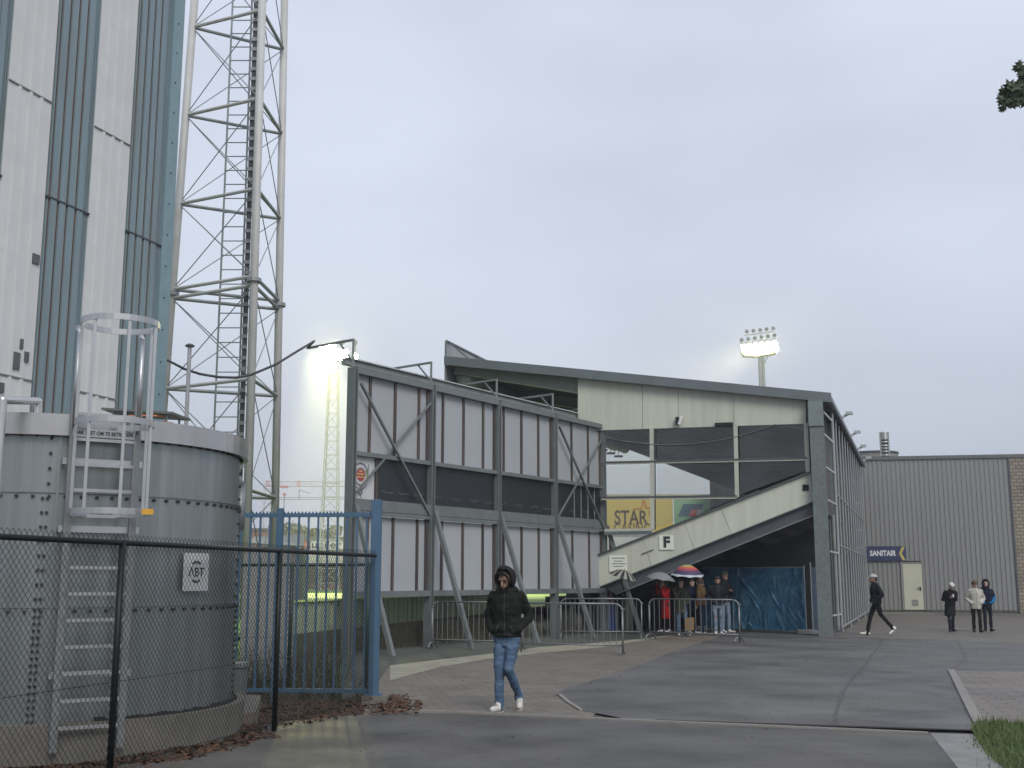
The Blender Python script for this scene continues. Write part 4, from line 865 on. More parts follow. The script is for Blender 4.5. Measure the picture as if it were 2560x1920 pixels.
MB().prism([hP(-7, -.05, 0), hP(hs + 14, -.05, 0), hP(hs + 14, -16, 0), hP(-7, -16, 0)], V(0, 0, HT - .05)).build('wall', mat('hall_core', (.14, .14, .135), .8), hall)
MB().prism([hP(hs + .04, -.04, 0), hP(hs + 14, -.04, 0), hP(hs + 14, .05, 0), hP(hs + .04, .05, 0)], V(0, 0, HT - .05)).build('brick_wall', M_brickw, hall)
MB().prism([hP(hs - .05, -.04, .1), hP(hs + .04, -.04, .1), hP(hs + .04, .07, .1), hP(hs - .05, .07, .1)], V(0, 0, HT - .1)).build('corner_trim', M_steel, hall)
MB().prism([hP(-7, -.06, HT - .05), hP(hs + 14, -.06, HT - .05), hP(hs + 14, .09, HT - .05), hP(-7, .09, HT - .05)], V(0, 0, .17)).build('roof_trim', mat('trim_grey', (.11, .115, .115), .5, .2), hall)
MB().prism([hP(-7, -.04, 0), hP(hs - .05, -.04, 0), hP(hs - .05, .03, 0), hP(-7, .03, 0)], V(0, 0, .155)).build('base_kerb', mat('base_dark', (.07, .075, .06), .8, var=.4), hall)
d0, dz1 = hpx(2256, 1409); d1, dz0 = hpx(2310, 1521); dz0 = .17
M_door = mat('cream_door', (0.47, 0.47, 0.37), .5, var=.06, scale=1, dirt=(.36, .36, .28), dfac=.4)
dr = MB().prism([hP(d0, .0, dz0), hP(d1, .0, dz0), hP(d1, .06, dz0), hP(d0, .06, dz0)], V(0, 0, dz1 - dz0)).build('door', M_door, hall)
b = MB()
for s in (d0 - .06, d1 + .06): b.prism([hP(s - .05, 0, dz0 - .02), hP(s + .05, 0, dz0 - .02), hP(s + .05, .08, dz0 - .02), hP(s - .05, .08, dz0 - .02)], V(0, 0, dz1 - dz0 + .12))
b.prism([hP(d0 - .01, 0, dz1 + .005), hP(d1 + .01, 0, dz1 + .005), hP(d1 + .01, .08, dz1 + .005), hP(d0 - .01, .08, dz1 + .005)], V(0, 0, .095)); b.build('door_frame', M_clad, hall)
MB().prism([hP(d0 + .02, 0, dz1 + .11), hP(d1 - .02, 0, dz1 + .11), hP(d1 - .02, .13, dz1 + .11), hP(d0 + .02, .13, dz1 + .11)], V(0, 0, .03)).build('door_head', M_steel, hall)
b = MB(); b.box(hP(d1 - .12, .09, 1.18), .05, .16, .04, (hu, V(0, 0, 1), hn)); b.bar(hP(d1 - .12, .13, 1.22), hP(d1 - .27, .13, 1.22), .03, .03); b.build('handle', M_void, dr)
MB().box(hP(d0 + .48, .065, .50), .30, .30, .012, (hu, V(0, 0, 1), hn)).build('vent_grille', mat('grille_grey', (.22, .22, .20), .6), dr)
# sanitair sign
g0_, gz1 = hpx(2159, 1366); g1_, gz0 = hpx(2265, 1402)
M_navy = mat('navy_sign', (0.022, 0.030, 0.085), .45, var=.06)
sg = MB().prism([hP(g0_, .10, gz0), hP(g1_, .10, gz0), hP(g1_, .13, gz0), hP(g0_, .13, gz0)], V(0, 0, gz1 - gz0)).build('sanitary_sign', M_navy, label='navy sign with white SANITAIR lettering and gold arrow on the hall', cat='sign')
mid = (gz0 + gz1) / 2
textmesh('SANITAIR', .36, hP(g0_ + (g1_ - g0_) * .445, .135, mid), hu, V(0, 0, 1), mat('sign_letters', (.66, .68, .70), .5), 'lettering', sg, .01, .012, width=(g1_ - g0_) * .63)
M_gold = mat('gold', (.46, .38, .12), .5); b = MB(); xa, xb = g1_ - .34, g1_ - .03
for z0, z1 in ((mid, gz1 - .02), (mid, gz0 + .02)): b.prism([hP(xa, .134, z0), hP(xa + .14, .134, z0), hP(xb, .134, z1), hP(xb - .14, .134, z1)], hn * .006)
b.build('arrow', M_gold, sg)
# roof things
ch = at(2213, 1141, 60); zc1 = at(2213, 1083, 60).z; b = MB(); r_ = (at(2225, 1110, 60) - at(2201, 1110, 60)).length / 2
prof = [];  z = HT - .2
while z < zc1: prof += [(r_, z), (r_ * .95, z + .05)]; z += .1
b.lathe(V(ch.x, ch.y, 0), prof + [(0, zc1)], 18); chim = b.build('chimney_duct', mat('spiral_duct', (.33, .34, .32), .4, .5, var=.15), hall)
b = MB(); 
for i in range(7): z = HT + .25 + i * .17; b.lathe(V(ch.x, ch.y, 0), [(r_ * 1.015, z), (r_ * 1.015, z + .07)], 14, R(215), R(300))
b.build('louvre', M_void, chim)
dm = at(2180, 1150, 68); b = MB(); rr_ = 1.45; n = 60; z1 = at(2168, 1127, 66).z
prof = []
for i in range(n):
    a0, a1 = 2 * math.pi * i / n, 2 * math.pi * (i + .5) / n; a2 = 2 * math.pi * (i + 1) / n
    p = [V(dm.x + rr * math.cos(a), dm.y + rr * math.sin(a), 0) for a, rr in ((a0, rr_), (a1, rr_ + .05), (a2, rr_))]
    for u_, v_ in zip(p, p[1:]): b.add([u_ + V(0, 0, HT - .5), v_ + V(0, 0, HT - .5), v_ + V(0, 0, z1), u_ + V(0, 0, z1)], [(0, 1, 2, 3)])
b.build('round_tower', M_clad, hall); MB().lathe(V(dm.x, dm.y, z1), [(rr_ + .1, 0), (rr_ + .1, .08), (0, .1)], 40).build('tower_cap', M_steel, hall)

# ---------------------------------------------------------------- floodlights
M_lamp = mat('lit_lamp', (1, 1, .95), .4, emit=((1.0, .93, .36), 240.0))
M_mastg = mat('mast_grey', (.36, .38, .36), .5, .2)
M_hous = mat('lamp_housing', (.20, .22, .22), .5, .3)
M_hoff = mat('lamp_glass_off', (.32, .35, .37), .2, .1)
def lampset(parent, p, r, face, lit):
    face = Vector(face).normalized(); a = V(0, 0, 1); x = face.cross(a).normalized(); y = x.cross(face)
    MB().lathe(p, [(r * .3, -r * 1.1), (r * .75, -r * .7), (r, 0), (r * .92, .0)], 14, ax=(x, y, face)).build('lamp_housing', M_hous, parent)
    MB().lathe(p, [(0, .06 * r), (r * .9, .0)], 14, ax=(x, y, face)).build('lamp', M_lamp if lit else M_hoff, parent)
YR = 112.0; hd = at(1900, 885, YR); fr = thing('floodlight', V(hd.x, hd.y, 0), 'twin pole floodlight with rows of lamps shining above the grandstand roof', 'floodlight')
px = lambda x, y: at(x, y, YR)
for x0, x1 in ((1899, 1899), (1907.5, 1910.5)): p = px(x0, 890); MB().tube(V(px(x1, 1000).x, YR, 0), p, .16, 10).build('pole', M_mastg, fr)
b = MB(); p, q = px(1907.5, 918), px(1921, 888); b.tube(p, q, .06, 6); b.bar(px(1893, 918), px(1910, 918), .08, .08); b.build('pole_brace', M_mastg, fr)
face = (CAM + V(2, 0, 0) - hd).normalized(); face = V(face.x - .12, face.y, -.28).normalized()
rows = [(1867, 829, 1933, 821, 5), (1854, 850, 1936, 838, 6), (1858, 867, 1936, 858, 6), (1860, 874, 1940, 869, 6), (1860, 884, 1938, 877, 6)]
for ri, (x0, y0, x1, y1, n) in enumerate(rows):
    MB().bar(px(x0 - 6, y0 + 9), px(x1 + 1, y1 + 8), .10, .10).build('lamp_bar', M_mastg, fr)
    for i in range(n): lampset(fr, px(x0 + (x1 - x0) * i / (n - 1), y0 + (y1 - y0) * i / (n - 1)), .20 if ri < 2 else .26, face, ri >= 2)
MB().path([px(1853, 882), px(1862, 890), px(1890, 891), px(1932, 885), px(1938, 879)], .16, 8).build('platform_rail', mat('platform_pale', (.44, .47, .38), .5), fr)
YL = 104.0; pl_ = lambda x, y: at(x, y, YL); hl = pl_(836, 895); fl2 = thing('floodlight', V(hl.x, hl.y, 0), 'lattice mast floodlight with glaring lamps beyond the corner of the scoreboard', 'floodlight')
wb, wt_ = .85, .40; zt = pl_(836, 930).z
for sx in (-1, 1):
    for sy in (-1, 1): MB().tube(V(hl.x + sx * wb, hl.y + sy * wb, 0), V(hl.x + sx * wt_, hl.y + sy * wt_, zt), .055, 6).build('leg', M_mastg, fl2)
nb = 16
for i in range(nb):
    z0, z1 = zt * i / nb, zt * (i + 1) / nb; w0, w1 = wb + (wt_ - wb) * i / nb, wb + (wt_ - wb) * (i + 1) / nb; b = MB()
    for (ax, ay), (cx, cy) in (((-1, -1), (1, -1)), ((1, -1), (1, 1)), ((1, 1), (-1, 1)), ((-1, 1), (-1, -1))):
        b.tube(V(hl.x + ax * w0, hl.y + ay * w0, z0), V(hl.x + cx * w0, hl.y + cy * w0, z0), .028, 5); b.tube(V(hl.x + ax * w0, hl.y + ay * w0, z0), V(hl.x + cx * w1, hl.y + cy * w1, z1), .028, 5)
    b.build('lattice', M_mastg, fl2)
face2 = (CAM - hl).normalized()
for (x, y) in ((806, 868), (820, 866), (833, 866), (806, 882), (820, 880), (834, 882), (848, 880), (808, 896), (822, 896), (836, 896), (850, 894), (862, 892), (824, 911), (837, 912), (831, 926), (864, 880), (888, 891)):
    lampset(fl2, pl_(x, y), .30, face2, True)
for (x, y) in ((857, 856), (888, 856)): lampset(fl2, pl_(x, y), .22, face2, False)
for (x0, y0, x1, y1) in ((800, 874, 868, 872), (800, 889, 895, 887), (804, 903, 868, 901), (816, 919, 846, 919), (836, 862, 836, 932), (888, 860, 888, 900)):
    MB().bar(pl_(x0, y0) + V(0, .25, 0), pl_(x1, y1) + V(0, .25, 0), .09, .09).build('lamp_bar', M_mastg, fl2)
for nm, src, aim, pw in (('floodlight_beam', hl + V(-1, -4, 0), V(-9, 82, 0), 170000), ('floodlight_beam', V(hd.x - 1, hd.y - 1.5, hd.z), V(-16, 84, 0), 55000)):
    ld = bpy.data.lights.new(nm, 'SPOT'); ld.energy = pw; ld.spot_size = R(44); ld.spot_blend = .5; ld.color = (1, .95, .46); ld.shadow_soft_size = 1.2
    lo = bpy.data.objects.new(nm, ld); col.objects.link(lo); lo.location = src; lo.rotation_euler = (aim - src).to_track_quat('-Z', 'Y').to_euler()

# ---------------------------------------------------------------- cable from the silo to the scoreboard
c0 = sP(.02, .02, 5.8); pts = []
seq = [(418, 900), (460, 922), (500, 935), (548, 943), (590, 944), (628, 937), (690, 911), (740, 880), (785, 853), (812, 851)]
ys = [23.6, 23.8, 24.0, 24.2, 24.4, 24.6, 25.0, 25.6, 26.3, 26.9]
tag(MB().path([at(x, y, Y) for (x, y), Y in zip(seq[:-1], ys)] + [bP(0, -1.42, ZT + .70)], .028, 8).build('cable', mat('black_cable', (.05, .055, .06), .6), smooth=True), 'thick sagging cable slung from the silo to the scoreboard arm', 'cable')

# ---------------------------------------------------------------- far background
M_leafd = mat('far_leaves', (.12, .145, .065), .8, var=.4, scale=3); M_leafl = mat('far_leaves_pale', (.16, .185, .08), .8, var=.4, scale=3)
M_bark = mat('bark', (.06, .05, .04), .9, var=.3)
def crown(b, c, r, n, leaf, rnd):
    for i in range(n):
        while True:
            d = V(rnd.uniform(-1, 1), rnd.uniform(-1, 1), rnd.uniform(-1, 1))
            if d.length < 1: break
        d = d.normalized() * d.length ** .5; p = c + V(d.x * r[0], d.y * r[1], d.z * r[2]); a = V(rnd.uniform(-1, 1), rnd.uniform(-1, 1), rnd.uniform(-1, 1)).normalized(); e = a.cross(V(rnd.uniform(-1, 1), .3, 1)).normalized(); s = leaf * rnd.uniform(.6, 1.4)
        b.add([p - a * s, p + e * s * .6, p + a * s, p - e * s * .6], [(0, 1, 2, 3)])
def tree(x, Y, top, w, m, label, seed):
    rnd = random.Random(seed); p = at(x, top, Y); h = p.z; t = thing('tree', V(p.x, Y, 0), label, 'tree', 'trees beyond the pitch')
    b = MB(); b.limb([V(p.x, Y, -.1), V(p.x + .1, Y, h * .4), V(p.x, Y, h * .7)], [.28, .2, .08], 8)
    for i in range(5): a = rnd.uniform(0, 6.28); b.tube(V(p.x, Y, h * rnd.uniform(.3, .6)), V(p.x + math.cos(a) * w * .5, Y + math.sin(a) * w * .5, h * rnd.uniform(.6, .85)), .09, 6, .03)
    b.build('trunk', M_bark, t); b = MB()
    for i in range(13):
        a = rnd.uniform(0, 6.28); q = rnd.random() ** .5 * w * .62; zc = h * rnd.uniform(.38, .86); rr = w * rnd.uniform(.22, .40)
        crown(b, V(p.x + math.cos(a) * q, Y + math.sin(a) * q, zc), (rr, rr, rr * .8), 130, .26, rnd)
    b.build('crown', m, t)
for i, (x, Y, top, w, m, lb) in enumerate(((705, 170, 1300, 4.2, M_leafd, 'dark bushy tree just beside the mast legs beyond the pitch'), (738, 175, 1298, 4.6, M_leafd, 'dark round tree behind the blue post beyond the pitch'),
        (772, 165, 1302, 4.4, M_leafl, 'pale green tree second from the floodlight mast beyond the pitch'), (806, 172, 1298, 4.4, M_leafd, 'dark tree beside the lattice floodlight mast beyond the pitch'),
        (655, 180, 1345, 3.4, M_leafd, 'low dark tree between the mast legs beyond the pitch'), (848, 178, 1345, 4.0, M_leafl, 'low pale tree behind the floodlight mast beyond the pitch'))): tree(x, Y, top, w, m, lb, i)
M_shed = mat('shed_sheet', (.17, .19, .165), .6, var=.12, streak=True, scale=2)
p0, p1 = at(615, 1362, 62), at(742, 1366, 56); zr = at(690, 1343, 62).z; sh = thing('shed', V((p0.x + p1.x) / 2, 60, 0), 'low shed with grey green sheet roof at the pitch corner', 'shed')
b = MB(); b.prism([V(p0.x, 62, p0.z), V(p1.x, 58, p1.z), V(p1.x - .4, 60, zr), V(p0.x, 64, zr)], V(0, 0, .10)); b.build('roof', M_shed, sh)
MB().prism([V(p0.x, 62.3, 0), V(p1.x - .1, 58.3, 0), V(p1.x - .1, 59.5, 0), V(p0.x, 63.5, 0)], V(0, 0, p1.z - .02)).build('wall', M_shed, sh)
bq0, bq1 = at(590, 1326, 150), at(672, 1330, 150); bl_ = thing('brick_house', V((bq0.x + bq1.x) / 2, 152, 0), 'distant reddish brown building behind the mast legs', 'house')
MB().box(V((bq0.x + bq1.x) / 2, 154, bq0.z / 2), bq1.x - bq0.x, 8, bq0.z).build('wall', mat('far_brick', (.22, .12, .085), .8, var=.2), bl_)
MB().box(V((bq0.x + bq1.x) / 2, 154, bq0.z + .15), bq1.x - bq0.x + .4, 8.4, .3).build('roof', mat('far_roof', (.13, .12, .12), .8), bl_)
M_crane0 = mat('emblem_red', (.45, .12, .09), .6)
# stand across the pitch with white fascia
YF = 126; a0, a1 = at(735, 1346, YF), at(1010, 1346, YF); z1, z0 = at(800, 1347, YF).z, at(800, 1375, YF).z
fs_ = thing('far_stand', V((a0.x + a1.x) / 2, YF, 0), 'low stand across the pitch with white fascia and black lettering', 'stand')
MB().box(V((a0.x + a1.x) / 2, YF, (z0 + z1) / 2), a1.x - a0.x, .3, z1 - z0).build('fascia', mat('fascia_white', (.62, .63, .60), .5, var=.06), fs_)
pt = at(812, 1361, YF); textmesh('Jupiler', 1.02, V(pt.x, YF - .17, pt.z - .05), V(1, 0, 0), V(0, 0, 1), M_ink, 'lettering', fs_, .02, .02, width=(at(856, 1360, YF) - at(770, 1360, YF)).x)
MB().box(at(762, 1360, YF) + V(0, -.17, 0), .9, .02, .9).build('red_emblem', M_crane0, fs_)
zz = at(800, 1470, YF).z
MB().box(V((a0.x + a1.x) / 2, YF + 6, zz + 1), a1.x - a0.x, .2, 5).build('back_wall', mat('far_wall', (.16, .17, .16), .8, var=.3), fs_)
MB().box(V((a0.x + a1.x) / 2, YF + .2, at(800, 1395, YF).z), a1.x - a0.x, .25, 1.1).build('rail_board', mat('board_cream', (.55, .56, .47), .5, var=.1), fs_)
MB().box(V((a0.x + a1.x) / 2, YF + 3, zz + .2), a1.x - a0.x, 5, .6).build('terrace', mat('far_terrace', (.15, .07, .06), .8, var=.6, scale=1.5, dirt=(.05, .08, .14), dfac=.8, dscale=.6), fs_)
MB().box(V((a0.x + a1.x) / 2, YF + 3, z1 + .1), a1.x - a0.x + .6, 7, .2).build('roof', M_roof, fs_)
# hoarding wall seen through the grandstand
YH = 66.0; h0, h1 = at(1495, 1245, YH), at(1900, 1245, YH); zt_, zb_ = at(1600, 1243, YH).z, at(1600, 1332, YH).z
hw = thing('advert_hoarding', V((h0.x + h1.x) / 2, YH, 0), 'yellow and green advertising hoarding seen through the openings of the stand', 'hoarding')
def hb(name, x0, y0, x1, y1, m, dy=0.0, th=.06): p, q = at(x0, y0, YH), at(x1, y1, YH); return MB().box(V((p.x + q.x) / 2, YH - dy, (p.z + q.z) / 2), q.x - p.x, th, p.z - q.z).build(name, m, hw)
hb('frame', 1495, 1236, 1905, 1246, mat('sand_strip', (.40, .38, .25), .6, var=.1))
hb('base', 1495, 1332, 1905, 1446, mat('hoarding_base', (.27, .28, .27), .7, var=.2))
hb('white_board', 1495, 1343, 1650, 1392, mat('hoarding_white', (.52, .53, .50), .5, var=.06), .05)
hb('yellow_board', 1517, 1247, 1683, 1331, mat('advert_yellow', (.60, .47, .13), .5, var=.05), .04)
hb('red_board', 1495, 1260, 1516.5, 1290, mat('advert_red', (.42, .10, .07), .5), .04)
hb('green_board', 1684, 1247, 1905, 1331, mat('advert_green', (.24, .42, .26), .5, var=.06), .04)
pt = at(1577, 1295, YH - .08); M_br = mat('advert_brown', (.09, .06, .04), .6); M_or = mat('advert_orange', (.55, .13, .05), .5)
textmesh('STAR', 1.1, V(pt.x, YH - .08, pt.z), V(1, 0, 0), V(0, 0, 1), M_br, 'lettering', hw, .01, .02, width=(at(1618, 1290, YH) - at(1535, 1290, YH)).x)
pt = at(1582, 1320, YH - .08); textmesh('CASINO', .72, V(pt.x, YH - .08, pt.z - .02), V(1, 0, 0), V(0, 0, 1), M_br, 'lettering', hw, .01, .0, width=(at(1629, 1290, YH) - at(1535, 1290, YH)).x)
b = MB(); sp = [(1583, 1273), (1604, 1271), (1609, 1247), (1616, 1270), (1632, 1267), (1622, 1280), (1629, 1297)]
for p, q in zip(sp, sp[1:]): b.bar(at(*p, YH - .09), at(*q, YH - .09), .05, .01, V(0, 1, 0))
b.build('star_outline', M_or, hw)
for nm, pts, m in (('blue_shape', [(1708, 1260), (1759, 1260), (1747, 1291), (1695, 1291)], mat('advert_teal', (.06, .13, .18), .5)), ('red_shape', [(1728, 1274), (1746, 1274), (1738, 1291), (1722, 1291)], mat('advert_pink', (.50, .12, .13), .5)), ('white_shape', [(1745, 1274), (1762, 1274), (1754, 1285), (1740, 1290)], MATS['hoarding_white'])):
    o = {'blue_shape': .08, 'red_shape': .10, 'white_shape': .10}[nm]; MB().prism([at(x, y, YH - o) for x, y in pts], V(0, .012, 0)).build(nm, m, hw)
# crane, signal wires
YC = 260; M_crane = mat('crane_red', (.55, .20, .17), .6); M_crw = mat('crane_white', (.55, .56, .56), .6); cj = lambda x, y: at(x, y, YC)
cx_ = cj(668, 1260); crn = thing('tower_crane', V(cx_.x, YC, 0), 'distant red and white tower crane with long jib above the pitch', 'crane')
b = MB()
for sx in (-1, 1):
    for sy in (-1, 1): b.tube(V(cx_.x + sx * .75, YC + sy * .75, 0), V(cx_.x + sx * .75, YC + sy * .75, cj(668, 1204).z), .10, 5)
n = 14; zt2 = cj(668, 1204).z
for i in range(n): b.tube(V(cx_.x - .75, YC - .75, zt2 * i / n), V(cx_.x + .75, YC - .75, zt2 * (i + 1) / n), .07, 4); b.tube(V(cx_.x - .75, YC - .75, zt2 * i / n), V(cx_.x + .75, YC - .75, zt2 * i / n), .07, 4)
b.build('tower', M_crw, crn)
for x0, x1, m in ((664, 700, M_crane), (700, 742, M_crw), (742, 752, M_crane), (752, 880, M_crw)):
    b = MB(); b.tube(cj(x0, 1203), cj(x1, 1203), .12, 5); b.tube(cj(x0, 1215), cj(x1, 1215), .17, 5); n = max(2, int((x1 - x0) / 7))
    for i in range(n): xa, xb = x0 + (x1 - x0) * i / n, x0 + (x1 - x0) * (i + .5) / n; b.tube(cj(xa, 1215), cj(xb, 1203), .06, 4); b.tube(cj(xb, 1203), cj(2 * xb - xa, 1215), .06, 4)
    b.build('jib', m, crn)
b = MB(); b.box(cj(711, 1217), 1.6, 1.4, .5); b.build('trolley', M_crane, crn)
YW = 150; wj = lambda x, y: at(x, y, YW); M_wire = mat('wire_grey', (.20, .21, .22), .6)
ow = thing('overhead_line', V(wj(747, 1250).x, YW, 0), 'thin overhead railway wires and mast behind the fence', 'overhead line')
for y0, y1 in ((1245, 1243), (1249, 1248)): MB().tube(wj(560, y0), wj(872, y1), .035, 4).build('wire', M_wire, ow)
MB().tube(V(wj(711, 1236).x, YW, 0), wj(711, 1236), .07, 6).build('signal_pole', M_wire, ow); MB().lathe(wj(711, 1236), [(.0, -.05), (.22, -.05), (.22, .05), (0, .05)], 14, ax=(V(1, 0, 0), V(0, 0, 1), V(0, -1, 0))).build('signal_disc', M_crane, ow)
b = MB(); b.tube(wj(748, 1248), wj(748, 1224), .06, 5); b.tube(wj(748, 1225), wj(776, 1233), .04, 4); b.build('wire_arm', M_wire, ow)

# ---------------------------------------------------------------- overhanging tree at the right edge
tr = thing('tree', V(8.3, 14.2, 0), 'leafy dark branch of a tree reaching in at the edge of the sky', 'tree')
b = MB(); b.limb([V(8.3, 14.2, -.1), V(8.25, 14.1, 3), V(8.15, 14.0, 6.2)], [.22, .18, .10], 10); b.build('trunk', M_bark, tr)
tip = at(2508, 235, 13.6); b = MB(); br1 = [V(8.2, 14.05, 5.0), V(7.4, 13.8, 6.8), at(2580, 215, 13.6), at(2540, 225, 13.6), tip]; b.limb(br1, [.07, .045, .018, .010, .005], 6)
br2 = [V(7.4, 13.8, 6.8), at(2600, 185, 13.6), at(2548, 170, 13.6)]; b.limb(br2, [.035, .012, .005], 6); b.build('branch', M_bark, tr)
rnd = random.Random(4); b = MB()
def leaf(b, c, s, rnd):
    n = V(rnd.uniform(-.7, .7), -1, rnd.uniform(-.8, .8)).normalized(); x = n.cross(V(0, 0, 1)).normalized(); y = x.cross(n); a = rnd.uniform(0, 6.28); pts = []
    for i in range(14):
        t = 2 * math.pi * i / 14 + a; r_ = s * (1.0 if i % 2 == 0 else .55) * (1.15 if i in (0, 4, 10) else 1); pts.append(c + x * r_ * math.cos(t) + y * r_ * math.sin(t) + n * s * .25 * math.sin(t * 2))
    b.add([c] + pts, [(0, i + 1, (i + 1) % 14 + 1) for i in range(14)])
cl = [(x, y, s * 1.7) for x, y, s in [(2512, 232, .10), (2522, 245, .09), (2506, 248, .08), (2530, 222, .11), (2538, 240, .10), (2548, 226, .11), (2520, 228, .08), (2552, 250, .10), (2505, 268, .05), (2515, 262, .06), (2530, 256, .08), (2553, 178, .10), (2548, 166, .08), (2560, 188, .08), (2562, 172, .10), (2570, 200, .12), (2565, 225, .13), (2575, 245, .12), (2545, 208, .06), (2540, 255, .07)]]
for x, y, s in cl:
    for k in range(5): leaf(b, at(x + rnd.uniform(-7, 7), y + rnd.uniform(-7, 7), 13.6 + rnd.uniform(-.25, .25)), s * rnd.uniform(.35, .6), rnd)
for i in range(900):
    t = rnd.random(); p = V(7.9, 14, 7.6) + V(rnd.gauss(0, .9), rnd.gauss(0, .9), rnd.gauss(0, .8))
    if p.x / p.y > .50: leaf(b, p, rnd.uniform(.05, .09), rnd)
b.build('crown', mat('tree_leaves', (.042, .062, .030), .6, var=.4, scale=8), tr)
# ---------------------------------------------------------------- crowd barriers
M_bar = mat('barrier_steel', (.20, .205, .21), .45, .5, var=.15, scale=5)
def make_barrier():
    t = thing('crowd_barrier', (0, 0, 0), 'x', 'crowd barrier', 'crowd barriers in front of the grandstand'); L, H, zb, rc = 1.13, 1.10, .20, .16
    pts = [V(-L, 0, .02)] + [V(-L, 0, H - rc)] + [V(-L + rc - rc * math.cos(a), 0, H - rc + rc * math.sin(a)) for a in (.5, 1.0)] + [V(-L + rc, 0, H)]
    pts = pts + [V(-p.x, 0, p.z) for p in reversed(pts)]
    MB().path(pts, .021, 10).build('frame', M_bar, t, smooth=True)
    MB().tube(V(-L, 0, zb), V(L, 0, zb), .018, 8).build('bottom_rail', M_bar, t, smooth=True)
    for i in range(1, 17): x = -L + 2 * L * i / 17; MB().tube(V(x, 0, zb), V(x, 0, H - .005), .0085, 6).build('bar', M_bar, t)
    for s in (-1, 1):
        x = s * (L - .02); MB().path([V(x, -.26, .012), V(x, -.20, .10), V(x, 0, .16), V(x, .20, .10), V(x, .26, .012)], .019, 8).build('foot', M_bar, t, smooth=True)
    MB().box(V(L + .02, 0, .98), .05, .02, .05).build('hook', M_bar, t)
    return t
bar0 = make_barrier()
specs = [((.10, 26.5), (2.47, 25.8), 'crowd barrier nearest the camera, on the brick paving by the pale verge'),
         ((-1.95, 28.15), (.25, 27.3), 'crowd barrier behind the hooded walker, beside the second scoreboard post'),
         ((1.35, 32.6), (3.62, 32.3), 'crowd barrier in front of the blue bin and behind the nearest barrier'),
         ((3.80, 32.35), (5.98, 30.5), 'angled crowd barrier in front of the waiting people with umbrellas')]
for i, (p, q, lb) in enumerate(specs):
    o = bar0 if i == 0 else copy_tree(bar0)
    o.location = ((p[0] + q[0]) / 2, (p[1] + q[1]) / 2, .004); o.rotation_euler.z = math.atan2(q[1] - p[1], q[0] - p[0]); o.scale.x = math.hypot(q[0] - p[0], q[1] - p[1]) / 2.3; o['label'] = lb

# ---------------------------------------------------------------- blue tarpaulin fence
T0, T1 = V(8.95, 35.35, 0), V(6.30, 38.0, 0); td = (T1 - T0).normalized(); TL = (T1 - T0).length; tn = V(td.y, -td.x, 0); tn = tn if tn.y < 0 else -tn
tf = thing('tarpaulin_fence', T0, 'temporary fence covered with crumpled blue tarpaulin under the stand', 'fence')
M_tarp = mat('blue_tarp', (.028, .115, .20), .25, var=.35, scale=1.6, dirt=(.12, .26, .36), dfac=.8, dscale=2.5)  # pale blue patches paint in the highlights of the crumpled sheet
nx, nz = 150, 80; rnd = random.Random(9); vs = []; fs = []
folds = [(rnd.uniform(0, TL), rnd.uniform(.1, 2), rnd.uniform(-1, 1), rnd.uniform(.015, .06), rnd.uniform(.10, .45)) for i in range(130)]
for j in range(nz + 1):
    for i in range(nx + 1):
        s, z = TL * i / nx, .08 + 1.90 * j / nz; d = .012 * math.sin(s * 14 + z * 2) * (1 - z / 2.2)
        for a, c, k, am, w_ in folds: u_ = (s - a) + k * (z - c); r_ = math.hypot(s - a, z - c); d += am * .6 * math.exp(-(u_ / .035) ** 2) * math.exp(-(r_ / w_) ** 2)
        vs.append(T0 + td * s + tn * (.03 + d) + V(0, 0, z))
for j in range(nz):
    for i in range(nx): k = j * (nx + 1) + i; fs.append((k, k + 1, k + nx + 2, k + nx + 1))
MB().add(vs, fs).build('tarpaulin', M_tarp, tf, smooth=True)
for s in (.02, TL - .02): MB().tube(T0 + td * s, T0 + td * s + V(0, 0, 2.05), .021, 8).build('post', M_pipe, tf)
for z in (.12, 2.0): MB().tube(T0 + V(0, 0, z), T1 + V(0, 0, z), .02, 8).build('rail', M_pipe, tf)
MB().box(T0 + V(0, 0, .07), .62, .24, .14).build('foot_block', M_conc, tf, bevel=.02); MB().box(T1 + V(0, 0, .07), .62, .24, .14).build('foot_block', M_conc, tf, bevel=.02)
MB().tube(T0 + V(.16, -.1, 0), T0 + V(.16, -.1, 2.15), .021, 8).build('post', M_pipe, tf)
sb_ = MB(); n_ = 8
for i in range(n_): sb_.add([T0 + V(.18 + .30 * i / n_, -.12 + .01 * (i % 2), .1), T0 + V(.18 + .30 * (i + 1) / n_, -.12 + .01 * ((i + 1) % 2), .1), T0 + V(.18 + .30 * (i + 1) / n_, -.12 + .01 * ((i + 1) % 2), 2.0), T0 + V(.18 + .30 * i / n_, -.12 + .01 * (i % 2), 2.0)], [(0, 1, 2, 3)])
sb_.build('tarpaulin', mat('dull_blue_tarp', (.045, .075, .11), .5, var=.2), tf)

